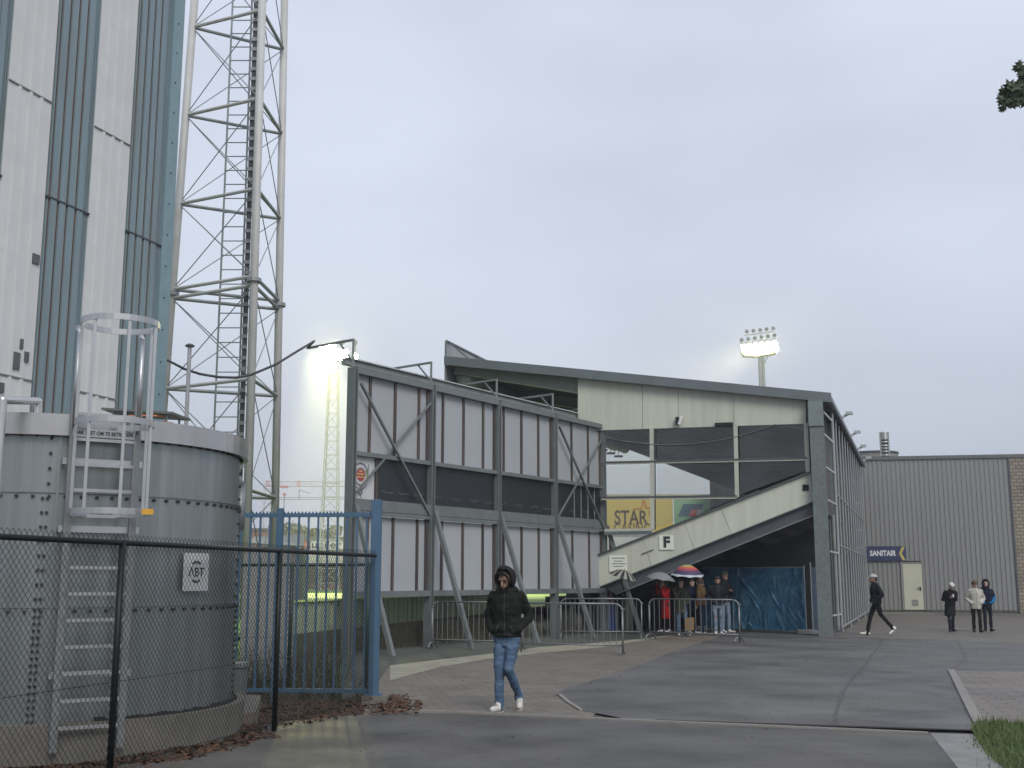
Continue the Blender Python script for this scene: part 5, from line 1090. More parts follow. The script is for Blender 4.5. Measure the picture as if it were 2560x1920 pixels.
# ---------------------------------------------------------------- bins and boxes by the scoreboard
def bin_(name, p, w, d, h, m, label, cat):
    t = thing(name, p, label, cat); b = MB(); b.prism([p + V(-w * .42, -d * .42, .05), p + V(w * .42, -d * .42, .05), p + V(w * .42, d * .42, .05), p + V(-w * .42, d * .42, .05)], V(0, 0, .01))
    lo = [p + V(x * w * .42, y * d * .42, .05) for x, y in ((-1, -1), (1, -1), (1, 1), (-1, 1))]; hi = [p + V(x * w * .5, y * d * .5, h) for x, y in ((-1, -1), (1, -1), (1, 1), (-1, 1))]
    b = MB(); b.add(lo + hi, [(0, 1, 2, 3), (4, 5, 6, 7), (0, 1, 5, 4), (1, 2, 6, 5), (2, 3, 7, 6), (3, 0, 4, 7)]); b.build('body', m, t, bevel=.02)
    MB().box(p + V(0, 0, h + .03), w * 1.08, d * 1.08, .06).build('lid', m, t, bevel=.02)
    for s in (-1, 1): MB().tube(p + V(s * w * .45, d * .4, .08), p + V(s * w * .45 + .05 * s, d * .4, .08), .08, 12).build('wheel', M_void, t)
    return t
p = gnd(1525, 1580); bin_('wheelie_bin', V(p.x, p.y, 0), .46, .5, 1.02, mat('bin_blue', (.015, .06, .25), .4, var=.12), 'bright blue wheeled bin behind the barriers at the last scoreboard post', 'bin')
p = gnd(1487, 1578); bin_('wheelie_bin', V(p.x, p.y, 0), .5, .5, .98, mat('bin_black', (.018, .019, .02), .5), 'black wheeled bin standing next to the bright blue bin', 'bin')
p = gnd(1418, 1578); c_ = thing('junction_cabinet', V(p.x, p.y, 0), 'pale green metal cabinet with cables behind the barrier at the scoreboard', 'cabinet')
MB().box(V(p.x, p.y, .62), .55, .35, .82).build('body', mat('cabinet_green', (.20, .235, .15), .6, var=.15), c_, bevel=.01); MB().box(V(p.x, p.y, .10), .60, .4, .22).build('base', M_plinth, c_)
MB().box(V(p.x, p.y - .18, .62), .012, .01, .75).build('door_gap', M_void, c_)
MB().path([V(p.x - .2, p.y - .2, 1.02), V(p.x - .1, p.y - .24, 1.10), V(p.x + .05, p.y - .24, .98), V(p.x + .2, p.y - .22, .8)], .014, 6).build('cable_loop', mat('pale_cable', (.35, .38, .36), .5), c_, smooth=True)

# ---------------------------------------------------------------- people
SKIN = mat('skin', (.34, .20, .145), .55, var=.08, scale=12); SKIN2 = mat('skin_pale', (.46, .31, .25), .55, var=.06, scale=12)
def cloth(name, c, rough=.85, var=.22, bump=.5, scale=10, dirt=None, dfac=.4): return mat(name, c, rough, spec=.15, var=var, scale=scale, bump=bump, bscale=22, dirt=dirt, dfac=dfac, dscale=6)
def remesh(ob, vox, it=3):
    m = ob.modifiers.new('r', 'REMESH'); m.mode = 'VOXEL'; m.voxel_size = vox; m.use_smooth_shade = True
    if it: s = ob.modifiers.new('s', 'SMOOTH'); s.factor = .5; s.iterations = it
    bpy.context.view_layer.update(); me = bpy.data.meshes.new_from_object(ob.evaluated_get(bpy.context.evaluated_depsgraph_get()))
    mt = ob.data.materials[0]; old = ob.data; ob.modifiers.clear(); ob.data = me; me.name = old.name; bpy.data.meshes.remove(old)
    if not me.materials: me.materials.append(mt)
    for p in me.polygons: p.use_smooth = True
    return ob
from mathutils import noise as mnoise
from mathutils.bvhtree import BVHTree
def wrinkle(ob, amp, fr, seed=0.0):               # cloth folds: push the surface along its normals
    me = ob.data; nn = [v.normal.copy() for v in me.vertices]
    for v, n in zip(me.vertices, nn):
        q = V(v.co.x * fr[0] + seed, v.co.y * fr[1], v.co.z * fr[2]); k = mnoise.noise(q) + .5 * mnoise.noise(q * 2.1)
        v.co += n * amp * (k - abs(mnoise.noise(q * .9 + V(3, 1, 7))) * 1.2)
    me.update(); return ob
def seamline(name, jk, pts, w, m, t, front=V(0, -1, 0)):   # a strip laid on the front of a garment
    tr = BVHTree.FromPolygons([v.co for v in jk.data.vertices], [p.vertices for p in jk.data.polygons]); b = MB(); o = []
    for p in pts:
        h = tr.ray_cast(p + front * .6, -front)[0]
        if h is not None: o.append(h + front * .002)
    for p, q in zip(o, o[1:]): b.bar(p, q, w, .006, front)
    if o: b.build(name, m, t)
def hand(b, w, d, side, s=1.0, curl=.5, thumb=None):     # palm, four fingers, thumb; w wrist, d direction of the forearm
    d = Vector(d).normalized(); x = d.cross(V(0, 0, 1) if abs(d.z) < .9 else V(0, 1, 0)).normalized() * side; n = d.cross(x).normalized()
    b.limb([w, w + d * .045 * s], [.026 * s, .030 * s], 8); b.limb([w + d * .03 * s - x * .022 * s, w + d * .085 * s - x * .024 * s], [.017 * s, .016 * s], 8); b.limb([w + d * .03 * s + x * .022 * s, w + d * .085 * s + x * .024 * s], [.017 * s, .016 * s], 8)
    for i, l in enumerate((.066, .076, .070, .054)):
        k = w + d * .088 * s + x * ((i - 1.5) * .019 * s); m_ = k + d * l * .5 * s + n * curl * .02 * s; e_ = m_ + d * l * .42 * (1 - curl * .6) * s + n * curl * .045 * s; b.limb([k, m_, e_], [.0095 * s, .0088 * s, .0078 * s], 6)
    k = w + d * .03 * s - x * .034 * s; b.limb([k, k + d * .032 * s - x * .022 * s + n * .008, k + d * .060 * s - x * .022 * s + n * .016], [.0125 * s, .011 * s, .009 * s], 6)
def person(label, pos, face, h, top, legs, shoe, skin=SKIN, hair=None, hairm=None, lean=.03, nod=0.0, yaw=0.0, arms=('down', 'down'), feet=None, hem=.90, bulk=1.0, flare=1.0, sleeve=None, fine=False, hood=False, cap=None, beard=None, zipm=None, hide_hands=(False, False), J=None, scarf=None):
    s = h / 1.78; t = thing('person', (0, 0, 0), label, 'person'); J = J or {}
    def P(x, y, z): return V(x, y, z) * s
    vb, vc = (.0065, .010) if fine else (.010, .014)
    neck = P(0, -lean, 1.50); chest = P(0, -lean * .65, 1.30); pel = P(0, 0, .95)
    hd = neck + P(0, -.035 - nod * .10, .125 - nod * .03)
    Rm = Matrix.Rotation(yaw, 3, 'Z') @ Matrix.Rotation(nod, 3, 'X'); HX, HY, HZ = Rm @ V(1, 0, 0), Rm @ V(0, 1, 0), Rm @ V(0, 0, 1); hax = (HX, HY, HZ)
    def H(x, y, z): return hd + (HX * x + HY * y + HZ * z) * s
    sh = {}; el = {}; wr = {}; wd = {}
    for i, sd in enumerate((-1, 1)):
        S_ = P(sd * .178, -lean * .85 + .01, 1.405); a = arms[i]
        e_, w_, d_ = {'down': (P(sd * .245, .03 - lean * .5, 1.14), P(sd * .235, -.06, .90), V(0, -.25, -1)),
                      'pocket': (P(sd * .30, .085, 1.15), P(sd * .185, -.105, 1.00), V(-sd * .85, .10, -.25)),
                      'face': (P(sd * .20, -.20, 1.20), P(sd * .05, -.20, 1.44), V(-sd * .3, .05, 1)),
                      'hold': (P(sd * .24, -.05, 1.13), P(sd * .05, -.27, 1.18), V(-sd * .5, -.3, .5)),
                      'up': (P(sd * .27, -.16, 1.28), P(sd * .17, -.22, 1.53), V(-sd * .1, -.1, 1)),
                      'side': (P(sd * .30, .05, 1.15), P(sd * .30, -.05, .92), V(0, -.1, -1))}[a]
        sh[sd], el[sd], wr[sd], wd[sd] = S_, J.get(('el', sd), e_), J.get(('wr', sd), w_), d_
    hip = {sd: P(sd * .092, 0, .92) for sd in (-1, 1)}; feet = feet or {-1: (.10, .0, 0), 1: (.10, .0, 0)}   # (sideways, forward, lift)
    an = {}; kn = {}; ft = {}
    for sd in (-1, 1):
        x, f, l = feet[sd]; an[sd] = P(sd * x, -f, .085 + l); k = (hip[sd] + an[sd]) / 2 + V(0, -.03 - l * .7 - (.03 if f < -.1 else 0), .03) * s
        kn[sd] = J.get(('kn', sd), k); ft[sd] = V(sd * .22, -1, -.9 * min(1, l / .12) if l > .02 else 0).normalized()
    b = MB(); b.loft([(pel - P(0, 0, .14), .13 * s, .09 * s), (pel, .145 * s, .10 * s), (P(0, -lean * .3, 1.10), .125 * s, .09 * s), (chest, .155 * s, .105 * s), (P(0, -lean * .9, 1.43), .14 * s, .085 * s), (neck, .058 * s, .06 * s)])
    b.limb([P(0, -lean * .95, 1.42), neck, H(0, .015, -.04)], [.065 * s, .056 * s, .054 * s])
    b.ball(H(0, .012, .02), .077 * s, .097 * s, .108 * s, 14, 18, ax=hax); b.ball(H(0, -.025, -.055), .056 * s, .066 * s, .066 * s, 10, 14, ax=hax)
    b.limb([H(0, -.088, .022), H(0, -.112, -.018)], [.010 * s, .016 * s], 8); b.limb([H(-.03, -.083, -.058), H(.03, -.083, -.058)], [.008 * s, .008 * s], 6); b.limb([H(-.04, -.078, .034), H(.04, -.078, .034)], [.014 * s, .014 * s], 8)
    for sd in (-1, 1): b.ball(H(sd * .078, .015, .0), .014 * s, .024 * s, .034 * s, 6, 8, ax=hax); b.limb([sh[sd], el[sd], wr[sd]], [.048 * s, .038 * s, .028 * s]); b.limb([hip[sd], kn[sd], an[sd]], [.078 * s, .052 * s, .036 * s]); b.limb([an[sd], an[sd] + ft[sd] * .10 * s - V(0, 0, .055 * s)], [.030 * s, .018 * s])
    for i, sd in enumerate((-1, 1)):
        hand(b, wr[sd] + (V(0, .035, 0) if hide_hands[i] else V(0, 0, 0)), wd[sd], sd, s * (.78 if hide_hands[i] else 1), .5 if arms[i] in ('down', 'side') else .9)
    body = remesh(b.build('body', skin, t), vb, 2)
    for sd in (-1, 1):
        if fine or face: MB().ball(H(sd * .030, -.0885, .016), .011 * s, .008 * s, .008 * s, 6, 8, ax=hax).build('eye', mat('eye_dark', (.02, .016, .014), .3), t, smooth=True)
    if fine or beard:
        for sd in (-1, 1): MB().limb([H(sd * .016, -.094, .037), H(sd * .048, -.082, .036)], [.006 * s, .005 * s], 6).build('eyebrow', mat('brow', (.02, .015, .012), .8), t)
    # trousers, shoes
    b = MB(); b.loft([(pel - P(0, 0, .16), .145 * s, .10 * s), (pel - P(0, 0, .05), .168 * s, .125 * s), (pel + P(0, 0, .08), .150 * s, .115 * s)])
    tw = legs[1] if isinstance(legs, tuple) else 1.0; lm = legs[0] if isinstance(legs, tuple) else legs; rnd = random.Random(int(h * 997))
    for sd in (-1, 1):
        pts = []; rad = []
        for q in range(9):
            u_ = q / 8; p = hip[sd].lerp(kn[sd], u_ * 2) if u_ < .5 else kn[sd].lerp(an[sd], u_ * 2 - 1); r_ = (.096 - .032 * u_ * 2) if u_ < .5 else (.064 - .008 * (u_ * 2 - 1))
            pts.append(p + V(rnd.uniform(-.006, .006), rnd.uniform(-.006, .006), 0)); rad.append((r_ + rnd.uniform(-.004, .004)) * s * (1 + (tw - 1) * u_))
        pts.append(an[sd] - V(0, .004, .038) * s); rad.append(.061 * s * tw); b.limb(pts, rad, 12)
    wrinkle(remesh(b.build('trousers', lm, t), vc, 2), .008 if fine else .008, (7, 7, 17), h * 31)
    for sd in (-1, 1):
        a = an[sd]; f = ft[sd]; b = MB(); heel = a - V(f.x, f.y, 0).normalized() * .045 * s - V(0, 0, .045 * s); side = f.cross(V(0, 0, 1)).normalized()
        if f.z < -.1: heel = a - f * .03 * s + V(0, .04, -.02) * s
        toe = heel + f * .235 * s
        b.limb([heel, heel + f * .10 * s, toe], [.042 * s, .045 * s, .036 * s], 10); b.limb([a + V(0, 0, .02), heel + f * .07 * s + V(0, 0, .02 * s)], [.050 * s, .046 * s], 10)
        so_ = remesh(b.build('shoe', shoe, t), .009 if fine else .012, 2)
        for v in so_.data.vertices:
            if f.z > -.1 and v.co.z < .012: v.co.z = .012 + (v.co.z - .012) * .1
        if fine:
            up_ = side.cross(f).normalized(); up_ = up_ if up_.z > 0 else -up_; c0 = heel - f * .03 * s - up_ * .036 * s; b = MB(); b.prism([c0 + f * .31 * s * u_ + side * w_ * s for u_, w_ in ((0, -.03), (.12, -.041), (.55, -.046), (.85, -.042), (1, -.02), (1, .02), (.85, .042), (.55, .046), (.12, .041), (0, .03))], -up_ * .016); b.build('sole', mat('sole_rubber', (.40, .38, .34), .7), so_)
            for i in range(4): MB().bar(heel + f * (.11 + .022 * i) * s + up_ * (.047 - .003 * i) * s - side * .025 * s, heel + f * (.11 + .022 * i) * s + up_ * (.047 - .003 * i) * s + side * .025 * s, .006, .004).build('lace', mat('lace_grey', (.35, .34, .32), .8), so_)
    # jacket or coat
    hz = hem; rings = []
    if hz < .8: rings += [(P(0, 0, hz), .185 * s * flare, .15 * s * flare), (P(0, 0, .80), .182 * s * (1 + (flare - 1) * .4), .145 * s)]
    rings += [(P(0, 0, max(hz, .88)), .178 * s * bulk, .138 * s * bulk), (P(0, -lean * .2, 1.02), .176 * s * bulk, .140 * s * bulk), (P(0, -lean * .4, 1.15), .178 * s * bulk, .140 * s * bulk), (P(0, -lean * .7, 1.30), .198 * s * bulk, .142 * s * bulk), (P(0, -lean * .85, 1.40), .175 * s * bulk, .122 * s * bulk), (P(0, -lean * .95, 1.455), .130 * s * bulk, .105 * s * bulk), (P(0, -lean, 1.50), .095 * s, .092 * s), (P(0, -lean, 1.535), .082 * s, .083 * s)]
    b = MB(); b.loft(rings, 18)
    slv = []
    for i, sd in enumerate((-1, 1)):
        pts = []; rad = []
        for q in range(9):
            u_ = q / 8; p = sh[sd].lerp(el[sd], u_ * 2) if u_ < .5 else el[sd].lerp(wr[sd], u_ * 2 - 1); pts.append(p + V(rnd.uniform(-.005, .005), rnd.uniform(-.005, .005), rnd.uniform(-.005, .005))); rad.append((.070 - .022 * u_ + rnd.uniform(-.004, .004)) * s * bulk)
        if hide_hands[i]: pts += [wr[sd] + Vector(wd[sd]).normalized() * .05 * s, wr[sd] + Vector(wd[sd]).normalized() * .10 * s]; rad += [.062 * s, .058 * s]
        if sleeve: slv.append((pts, rad))
        else: b.limb(pts, rad, 12)
        if sleeve: b.limb(pts[:4], rad[:4], 12)
    if fine:                                        # pouch pocket, hem rib and a few folds
        b.ball(P(0, -.125 - lean * .2, 1.0), .15 * s, .045 * s, .085 * s, 8, 14)
        for q in range(9): z = rnd.uniform(1.0, 1.35); x = rnd.uniform(-.14, .14); b.limb([P(x, -.135, z), P(x + rnd.uniform(-.08, .08), -.138, z - rnd.uniform(.03, .1))], [.012, .007], 6)
    jk = wrinkle(remesh(b.build('jacket' if hem > .8 else 'coat', top, t), vc, 3), .013 if fine else .011, (8, 8, 11), h * 17)
    if zipm:
        seamline('zip', jk, [P(.004, 0, hem + .03 + (1.46 - hem) * i / 16) for i in range(17)], .012 * s, zipm, t)
        for sd in (-1, 1): seamline('pocket', jk, [P(sd * (.075 + .045 * i / 5), 0, 1.06 - .10 * i / 5) for i in range(6)], .014 * s, zipm, t)
        if hem > .8: seamline('hem_band', jk, [P(-.16 + .02 * i, 0, hem + .035) for i in range(17)], .012, zipm, t)
    for pts, rad in slv: b = MB(); b.limb(pts[3:], [r * 1.03 for r in rad[3:]], 12); remesh(b.build('sleeve', sleeve, t), vc, 2)
    if hood:
        b = MB(); b.ball(H(0, .03, .02), .118 * s, .132 * s, .150 * s, 18, 24, keep=lambda d: not (d.y < -.36 and d.z > -.95 and d.z < .88 and abs(d.x) < .88), ax=hax)
        o = b.build('hood', hood, t, smooth=True); m_ = o.modifiers.new('thick', 'SOLIDIFY'); m_.thickness = .018; m_.offset = 1
        rim = [H(.088 * math.sin(a), -.085 - .02 * math.cos(a) * (1 if math.cos(a) > 0 else .2), .025 + .118 * math.cos(a)) for a in [2 * math.pi * i / 22 for i in range(23)]]
        b = MB(); b.path(rim, .017 * s, 10); wrinkle(remesh(b.build('hood_rim', hood, o), .007, 4), .004, (14, 14, 14)); wrinkle(o, .012, (9, 9, 9), 5)
        b = MB(); b.limb([P(-.10, -lean + .02, 1.48), P(0, -lean - .085, 1.475), P(.10, -lean + .02, 1.48)], [.05 * s, .045 * s, .05 * s], 10); b.limb([P(-.10, -lean + .03, 1.48), P(0, -lean + .09, 1.52), P(.10, -lean + .03, 1.48)], [.055 * s, .075 * s, .055 * s], 10); remesh(b.build('collar', hood, t), vc, 3)
        hm = hairm or mat('hair_black', (.012, .010, .009), .7)
        MB().ball(H(0, .0, .05), .076 * s, .084 * s, .080 * s, 14, 20, keep=lambda d: d.z > .45 or d.y > .2, ax=hax).build('hair', hm, t, smooth=True)
    if hair:
        kf = {'short': lambda d: d.z > .25 or d.y > .15, 'long': lambda d: d.z > .30 or d.y > -.12 or abs(d.x) > .80}[hair]
        b = MB(); b.ball(H(0, .02, .03), .088 * s, .108 * s, .112 * s, 14, 20, keep=kf, ax=hax)
        if hair == 'long': b.limb([H(-.065, .04, -.02), H(-.075, .03, -.17)], [.04 * s, .03 * s], 8); b.limb([H(.065, .04, -.02), H(.075, .03, -.17)], [.04 * s, .03 * s], 8); b.limb([H(0, .08, -.02), H(0, .08, -.17)], [.06 * s, .045 * s], 8)
        o = wrinkle(b.build('hair', hairm, t, smooth=True), .010, (26, 26, 20), h); m_ = o.modifiers.new('thick', 'SOLIDIFY'); m_.thickness = .014; m_.offset = 1
    if cap:
        kind, cm = cap; b = MB()
        b.ball(H(0, .015, .045), .092 * s, .110 * s, .098 * s, 12, 20, keep=lambda d: d.z > -.02, ax=hax)
        o = b.build('beanie' if kind == 'beanie' else 'cap', cm, t, smooth=True); m_ = o.modifiers.new('thick', 'SOLIDIFY'); m_.thickness = .012; m_.offset = 1
        if kind != 'beanie':
            L_ = .105 if kind == 'peak' else .055; br = [H(.078 * math.sin(a), -.075 - L_ * math.cos(a) ** .7, .045 - .03 * math.cos(a)) for a in [-1.5 + 3.0 * i / 14 for i in range(15)]]; b = MB(); b.prism(br, HZ * .012); b.build('peak', cm, o)
        else: b = MB(); b.ball(H(0, .015, .15), .03 * s, .03 * s, .03 * s, 6, 8); b.build('bobble', cm, o)
    if beard:
        b = MB(); b.ball(H(0, -.022, -.062), .0625 * s, .0725 * s, .068 * s, 10, 16, keep=lambda d: d.z < .1 and d.y < .3 and not (d.y < -.85 and d.z > -.25), ax=hax); o = b.build('beard', beard, t, smooth=True); m_ = o.modifiers.new('thick', 'SOLIDIFY'); m_.thickness = .006; m_.offset = 1
    if scarf:
        b = MB(); b.limb([P(-.10, -lean, 1.50), P(0, -lean - .10, 1.49), P(.10, -lean, 1.50), P(0, -lean + .09, 1.53), P(-.10, -lean, 1.50)], [.045 * s] * 5, 10); remesh(b.build('fur_collar', scarf, t), vc, 2)
    t.location = (pos[0], pos[1], .006); t.rotation_euler.z = face or 0.0
    return t
J_BLACK = cloth('black_fleece', (.014, .015, .013)); J_DARK = cloth('dark_navy_cloth', (.012, .013, .018)); J_COAT = cloth('dark_coat', (.012, .012, .015)); J_WHITE = cloth('offwhite_coat', (.42, .41, .36)); J_RED = cloth('red_coat', (.36, .012, .014))
J_OLIVE = cloth('olive_parka', (.045, .047, .028)); J_BROWN = cloth('brown_parka', (.10, .062, .030)); J_BLUE = cloth('blue_sleeve', (.012, .12, .27)); J_NAVY = cloth('navy_cloth', (.010, .013, .030))
D_BLUE = cloth('washed_denim', (.068, .112, .180), var=.3, scale=6, dirt=(.16, .22, .32), dfac=.5); D_DARK = cloth('dark_denim', (.025, .04, .075), var=.3); D_LIGHT = cloth('pale_denim', (.17, .22, .28), var=.4, scale=8, dirt=(.06, .08, .11), dfac=.6); T_BLACK = cloth('black_trousers', (.010, .010, .011)); T_NAVY = cloth('navy_trousers', (.013, .015, .024))
S_WHITE = mat('white_shoes', (.58, .56, .52), .55, var=.1, scale=9); S_BLACK = mat('black_shoes', (.012, .012, .012), .5); S_BROWN = mat('brown_shoes', (.05, .025, .015), .5)
HB = mat('hair_black', (.012, .010, .009), .7); HBR = mat('hair_brown', (.035, .020, .012), .7); HW = mat('hair_white', (.55, .54, .50), .8, bump=.6); M_beard = mat('beard_dark', (.03, .02, .016), .9)
Z1 = mat('zip_dark', (.03, .032, .034), .5); Z2 = mat('zip_beige', (.24, .23, .19), .6); Z3 = mat('zip_red', (.16, .008, .01), .6)
g = lambda x, y: gnd(x, y)
person('man in black hooded fleece and washed jeans walking with hands in pockets', g(1268, 1778), R(-14), 1.80, J_BLACK, (D_BLUE, 1.0), S_WHITE, lean=.05, nod=.42, yaw=R(-8), zipm=Z1, arms=('pocket', 'pocket'), hide_hands=(True, True), feet={-1: (.075, .10, 0), 1: (.10, -.20, .10)}, hood=cloth('hood_black', (.020, .019, .018)), beard=M_beard, fine=True, bulk=1.06, hem=.90, J={('kn', 1): V(.045, -.13, .52), ('kn', -1): V(-.085, -.07, .50), ('el', -1): V(-.255, .05, 1.16), ('el', 1): V(.285, .075, 1.17)})
person('man in pale cap and black jacket striding past the tube screen', g(2196, 1588), R(-88), 1.80, J_DARK, T_BLACK, S_WHITE, cap=('peak', mat('cap_pale', (.42, .43, .43), .7)), hair='short', hairm=HB, zipm=Z1, arms=('pocket', 'pocket'), hide_hands=(True, True), feet={-1: (.07, .30, 0), 1: (.07, -.42, .12)}, bulk=1.05, beard=M_beard, lean=.04)
person('stooping white haired woman in long dark coat holding a cup by the hall', g(2378, 1579), R(-4), 1.56, J_COAT, T_NAVY, S_BLACK, SKIN2, hair='short', hairm=HW, lean=.26, nod=.8, arms=('hold', 'hold'), hem=.55, flare=1.12, bulk=1.06, feet={-1: (.05, .10, 0), 1: (.08, -.03, 0)})
person('person in off white coat and brown flat cap walking in the paved yard', g(2444, 1580), R(-10), 1.60, J_WHITE, (T_BLACK, 1.1), S_BROWN, SKIN2, cap=('flat', mat('cap_brown', (.10, .062, .035), .8)), hair='short', hairm=HBR, zipm=Z2, arms=('pocket', 'pocket'), hide_hands=(True, True), hem=.78, flare=1.05, bulk=1.16, yaw=R(18), lean=.04, feet={-1: (.10, -.06, 0), 1: (.09, .10, 0)})
person('person in dark hood and jacket with bright blue sleeves beside the off white coat', g(2471, 1578), R(-6), 1.62, J_NAVY, T_NAVY, S_BLACK, SKIN2, hood=cloth('hood_navy', (.014, .013, .02)), arms=('pocket', 'pocket'), hide_hands=(True, True), sleeve=J_BLUE, bulk=1.08, yaw=R(-12), feet={-1: (.09, -.02, 0), 1: (.09, .05, 0)})
person('person in long bright red coat under the grey umbrella', g(1666, 1582), R(-62), 1.66, J_RED, T_BLACK, S_WHITE, SKIN2, hair='long', hairm=HBR, zipm=Z3, arms=('up', 'face'), hem=.45, flare=.98, bulk=1.0, feet={-1: (.08, .06, 0), 1: (.08, -.08, 0)})
person('woman in olive parka and jeans with a hand at her mouth', g(1704, 1590), R(8), 1.68, J_OLIVE, (D_BLUE, 1.15), S_WHITE, SKIN2, hair='long', hairm=HB, zipm=Z1, arms=('face', 'pocket'), hide_hands=(False, True), hem=.68, flare=1.05, bulk=1.08, feet={-1: (.09, .0, 0), 1: (.14, .10, 0)})
person('person in navy jacket mostly hidden below the rainbow umbrella', g(1731, 1585), R(20), 1.66, J_NAVY, T_NAVY, S_WHITE, SKIN2, hair='short', hairm=HB, arms=('side', 'up'), hem=.80, bulk=1.05)
person('person in brown fur collared parka and dark jeans turned to the umbrella', g(1757, 1586), R(-125), 1.70, J_BROWN, D_DARK, S_WHITE, SKIN2, hair='long', hairm=HBR, zipm=Z1, arms=('up', 'down'), hem=.86, bulk=1.08, scarf=mat('fur_brown', (.13, .085, .045), .9, bump=1), feet={-1: (.09, .05, 0), 1: (.10, -.06, 0)})
person('bearded man in black jacket and ripped pale jeans at the barrier', g(1796, 1589), R(6), 1.74, J_DARK, D_LIGHT, S_WHITE, SKIN, hair='short', hairm=HB, beard=M_beard, zipm=Z1, arms=('pocket', 'pocket'), hide_hands=(True, True), bulk=1.10, feet={-1: (.09, .04, 0), 1: (.11, -.08, 0)}, yaw=R(-10))
person('tall person in green grey beanie and dark jacket behind the bearded man', g(1813, 1583), R(30), 1.88, J_COAT, D_LIGHT, S_WHITE, SKIN, cap=('beanie', mat('beanie_grey', (.085, .092, .070), .9, bump=.6)), hair='short', hairm=HB, arms=('down', 'hold'), bulk=1.1, feet={-1: (.09, .0, 0), 1: (.11, .04, 0)})
person('person in black clothes standing under the striped umbrella', g(1551, 1581), R(15), 1.68, J_COAT, T_BLACK, S_BLACK, SKIN2, hair='short', hairm=HB, arms=('up', 'hold'), hem=.80, bulk=1.05)

# umbrellas, cup, bags
def umbrella(pos, r, m, label, tilt=(0, 0), hgt=.20, shaft=.75, base=0):
    t = thing('umbrella', pos, label, 'umbrella'); n = 8; sub = 4; vs = []; fs = []
    prof = [(0.0, hgt), (.25, hgt * .93), (.5, hgt * .74), (.75, hgt * .42), (1.0, 0)]
    for q, z in prof:
        for i in range(n * sub):
            a = 2 * math.pi * i / (n * sub); sag = 1 - .07 * q * abs(math.sin(a * n / 2)); vs.append(V(math.cos(a) * r * q * sag, math.sin(a) * r * q * sag, z + .05 * r * q * q * abs(math.sin(a * n / 2))))
    N_ = n * sub
    for j in range(len(prof) - 1):
        for i in range(N_): k = (i + 1) % N_; fs.append((j * N_ + i, j * N_ + k, (j + 1) * N_ + k, (j + 1) * N_ + i))
    b = MB(); b.add([Vector(pos) + v for v in vs], fs); o = b.build('canopy', m, t, smooth=False)
    b = MB()
    for i in range(n): a = 2 * math.pi * i / n; b.tube(Vector(pos) + V(0, 0, hgt - .03), Vector(pos) + V(math.cos(a) * r * .98, math.sin(a) * r * .98, .0), .003, 4)
    b.tube(Vector(pos) + V(0, 0, hgt + .05), Vector(pos) + V(0, 0, -shaft), .006, 6); b.build('shaft', M_steel, t); MB().tube(Vector(pos) + V(0, 0, -shaft), Vector(pos) + V(0, 0, -shaft + .12), .014, 8).build('handle', M_void, t)
    t.rotation_euler = (tilt[0], tilt[1], 0); return t
def ringmat(name, stops, spokes=0):
    m = bpy.data.materials.new(name); m.use_nodes = True; nt = m.node_tree; N = nt.nodes; L = nt.links; b = N['Principled BSDF']; b.inputs['Roughness'].default_value = .6
    tcn = N.new('ShaderNodeTexCoord'); sx = N.new('ShaderNodeSeparateXYZ'); L.new(tcn.outputs['Object'], sx.inputs[0]); c = N.new('ShaderNodeCombineXYZ'); L.new(sx.outputs[0], c.inputs[0]); L.new(sx.outputs[1], c.inputs[1])
    ln = N.new('ShaderNodeVectorMath'); ln.operation = 'LENGTH'; L.new(c.outputs[0], ln.inputs[0]); v = ln.outputs['Value']
    if spokes:
        at_ = N.new('ShaderNodeMath'); at_.operation = 'ARCTAN2'; L.new(sx.outputs[1], at_.inputs[0]); L.new(sx.outputs[0], at_.inputs[1]); ml = N.new('ShaderNodeMath'); ml.operation = 'MULTIPLY'; ml.inputs[1].default_value = spokes; L.new(at_.outputs[0], ml.inputs[0])
        sn_ = N.new('ShaderNodeMath'); sn_.operation = 'SINE'; L.new(ml.outputs[0], sn_.inputs[0]); md = N.new('ShaderNodeMath'); md.operation = 'MULTIPLY_ADD'; md.inputs[1].default_value = .5; md.inputs[2].default_value = .5; L.new(sn_.outputs[0], md.inputs[0]); v = md.outputs[0]
    rp = N.new('ShaderNodeValToRGB'); rp.color_ramp.interpolation = 'CONSTANT'; e = rp.color_ramp.elements
    while len(e) < len(stops): e.new(.5)
    for k, (p, cc) in enumerate(stops): e[k].position = p; e[k].color = (*cc, 1)
    L.new(v, rp.inputs['Fac']); L.new(rp.outputs['Color'], b.inputs['Base Color']); return m
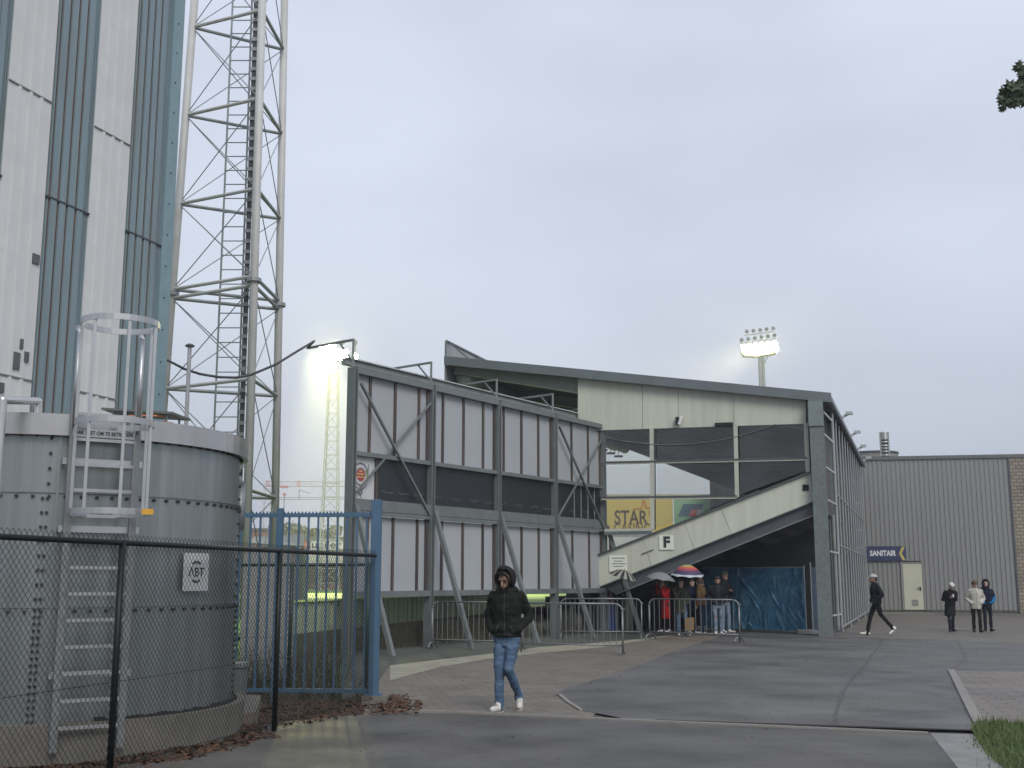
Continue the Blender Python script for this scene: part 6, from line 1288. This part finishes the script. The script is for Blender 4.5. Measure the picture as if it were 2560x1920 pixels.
up = at(1718, 1440, 33.7); umbrella(up, .50, ringmat('rainbow_rings', [(0, (.10, .22, .08)), (.05, (.34, .40, .12)), (.10, (.40, .30, .08)), (.15, (.42, .20, .06)), (.20, (.40, .10, .06)), (.26, (.35, .05, .07)), (.31, (.09, .035, .09)), (.36, (.045, .03, .085)), (.41, (.05, .05, .09)), (.432, (.42, .46, .50))]), 'rainbow ringed umbrella with white rim over the waiting people', hgt=.33, tilt=(R(6), R(2)))
up = at(1652, 1449, 34.6); umbrella(up, .46, mat('umbrella_grey', (.19, .20, .21), .6, var=.15), 'plain grey umbrella above the red coat', hgt=.22, tilt=(R(4), R(9)))
up = at(1556, 1444, 35.0); umbrella(up, .46, ringmat('zebra', [(0, (.012, .012, .012)), (.5, (.26, .26, .23))], 12), 'black and white striped umbrella half hidden by a scoreboard stay', hgt=.24, tilt=(R(6), R(16)))
cp_ = g(2378, 1579) + V(.0, -.34, 1.08); MB().lathe(cp_, [(0, 0), (.028, 0), (.036, .09), (.030, .088), (0, .08)], 12).build('cup', mat('cup_white', (.6, .6, .58), .5), label='small white cup in the hands of the stooping woman', cat='cup')
bp_ = at(1722, 1560, 33.75); bg_ = thing('shopping_bag', V(bp_.x, bp_.y, bp_.z - .19), 'brown paper carrier bag hanging beside the woman in olive', 'bag')
MB().prism([bp_ + V(-.13, -.06, -.19), bp_ + V(.13, -.09, -.17), bp_ + V(.14, .05, -.17), bp_ + V(-.13, .06, -.19)], V(.02, 0, .36)).build('body', mat('paper_brown', (.20, .13, .06), .8, var=.35, scale=9, bump=.6), bg_)
MB().path([bp_ + V(-.06, -.02, .17), bp_ + V(-.02, -.01, .32), bp_ + V(.06, -.02, .33), bp_ + V(.09, -.02, .17)], .006, 6).build('handle', M_void, bg_)
# ---------------------------------------------------------------- damp air
hb_ = MB().box(V(-10, 150, 13.0), 420, 352, 28.2).build('haze', bpy.data.materials.new('damp_air'), kind='stuff', label='thin damp haze in the air over the whole ground', cat='haze')
hm_ = hb_.data.materials[0]; hm_.use_nodes = True; nt = hm_.node_tree; nt.nodes.clear()
ho = nt.nodes.new('ShaderNodeOutputMaterial'); pv = nt.nodes.new('ShaderNodeVolumePrincipled'); pv.inputs['Density'].default_value = 0.0012; pv.inputs['Color'].default_value = (.92, .95, 1.0, 1); pv.inputs['Anisotropy'].default_value = 0.5
nt.links.new(pv.outputs['Volume'], ho.inputs['Volume'])
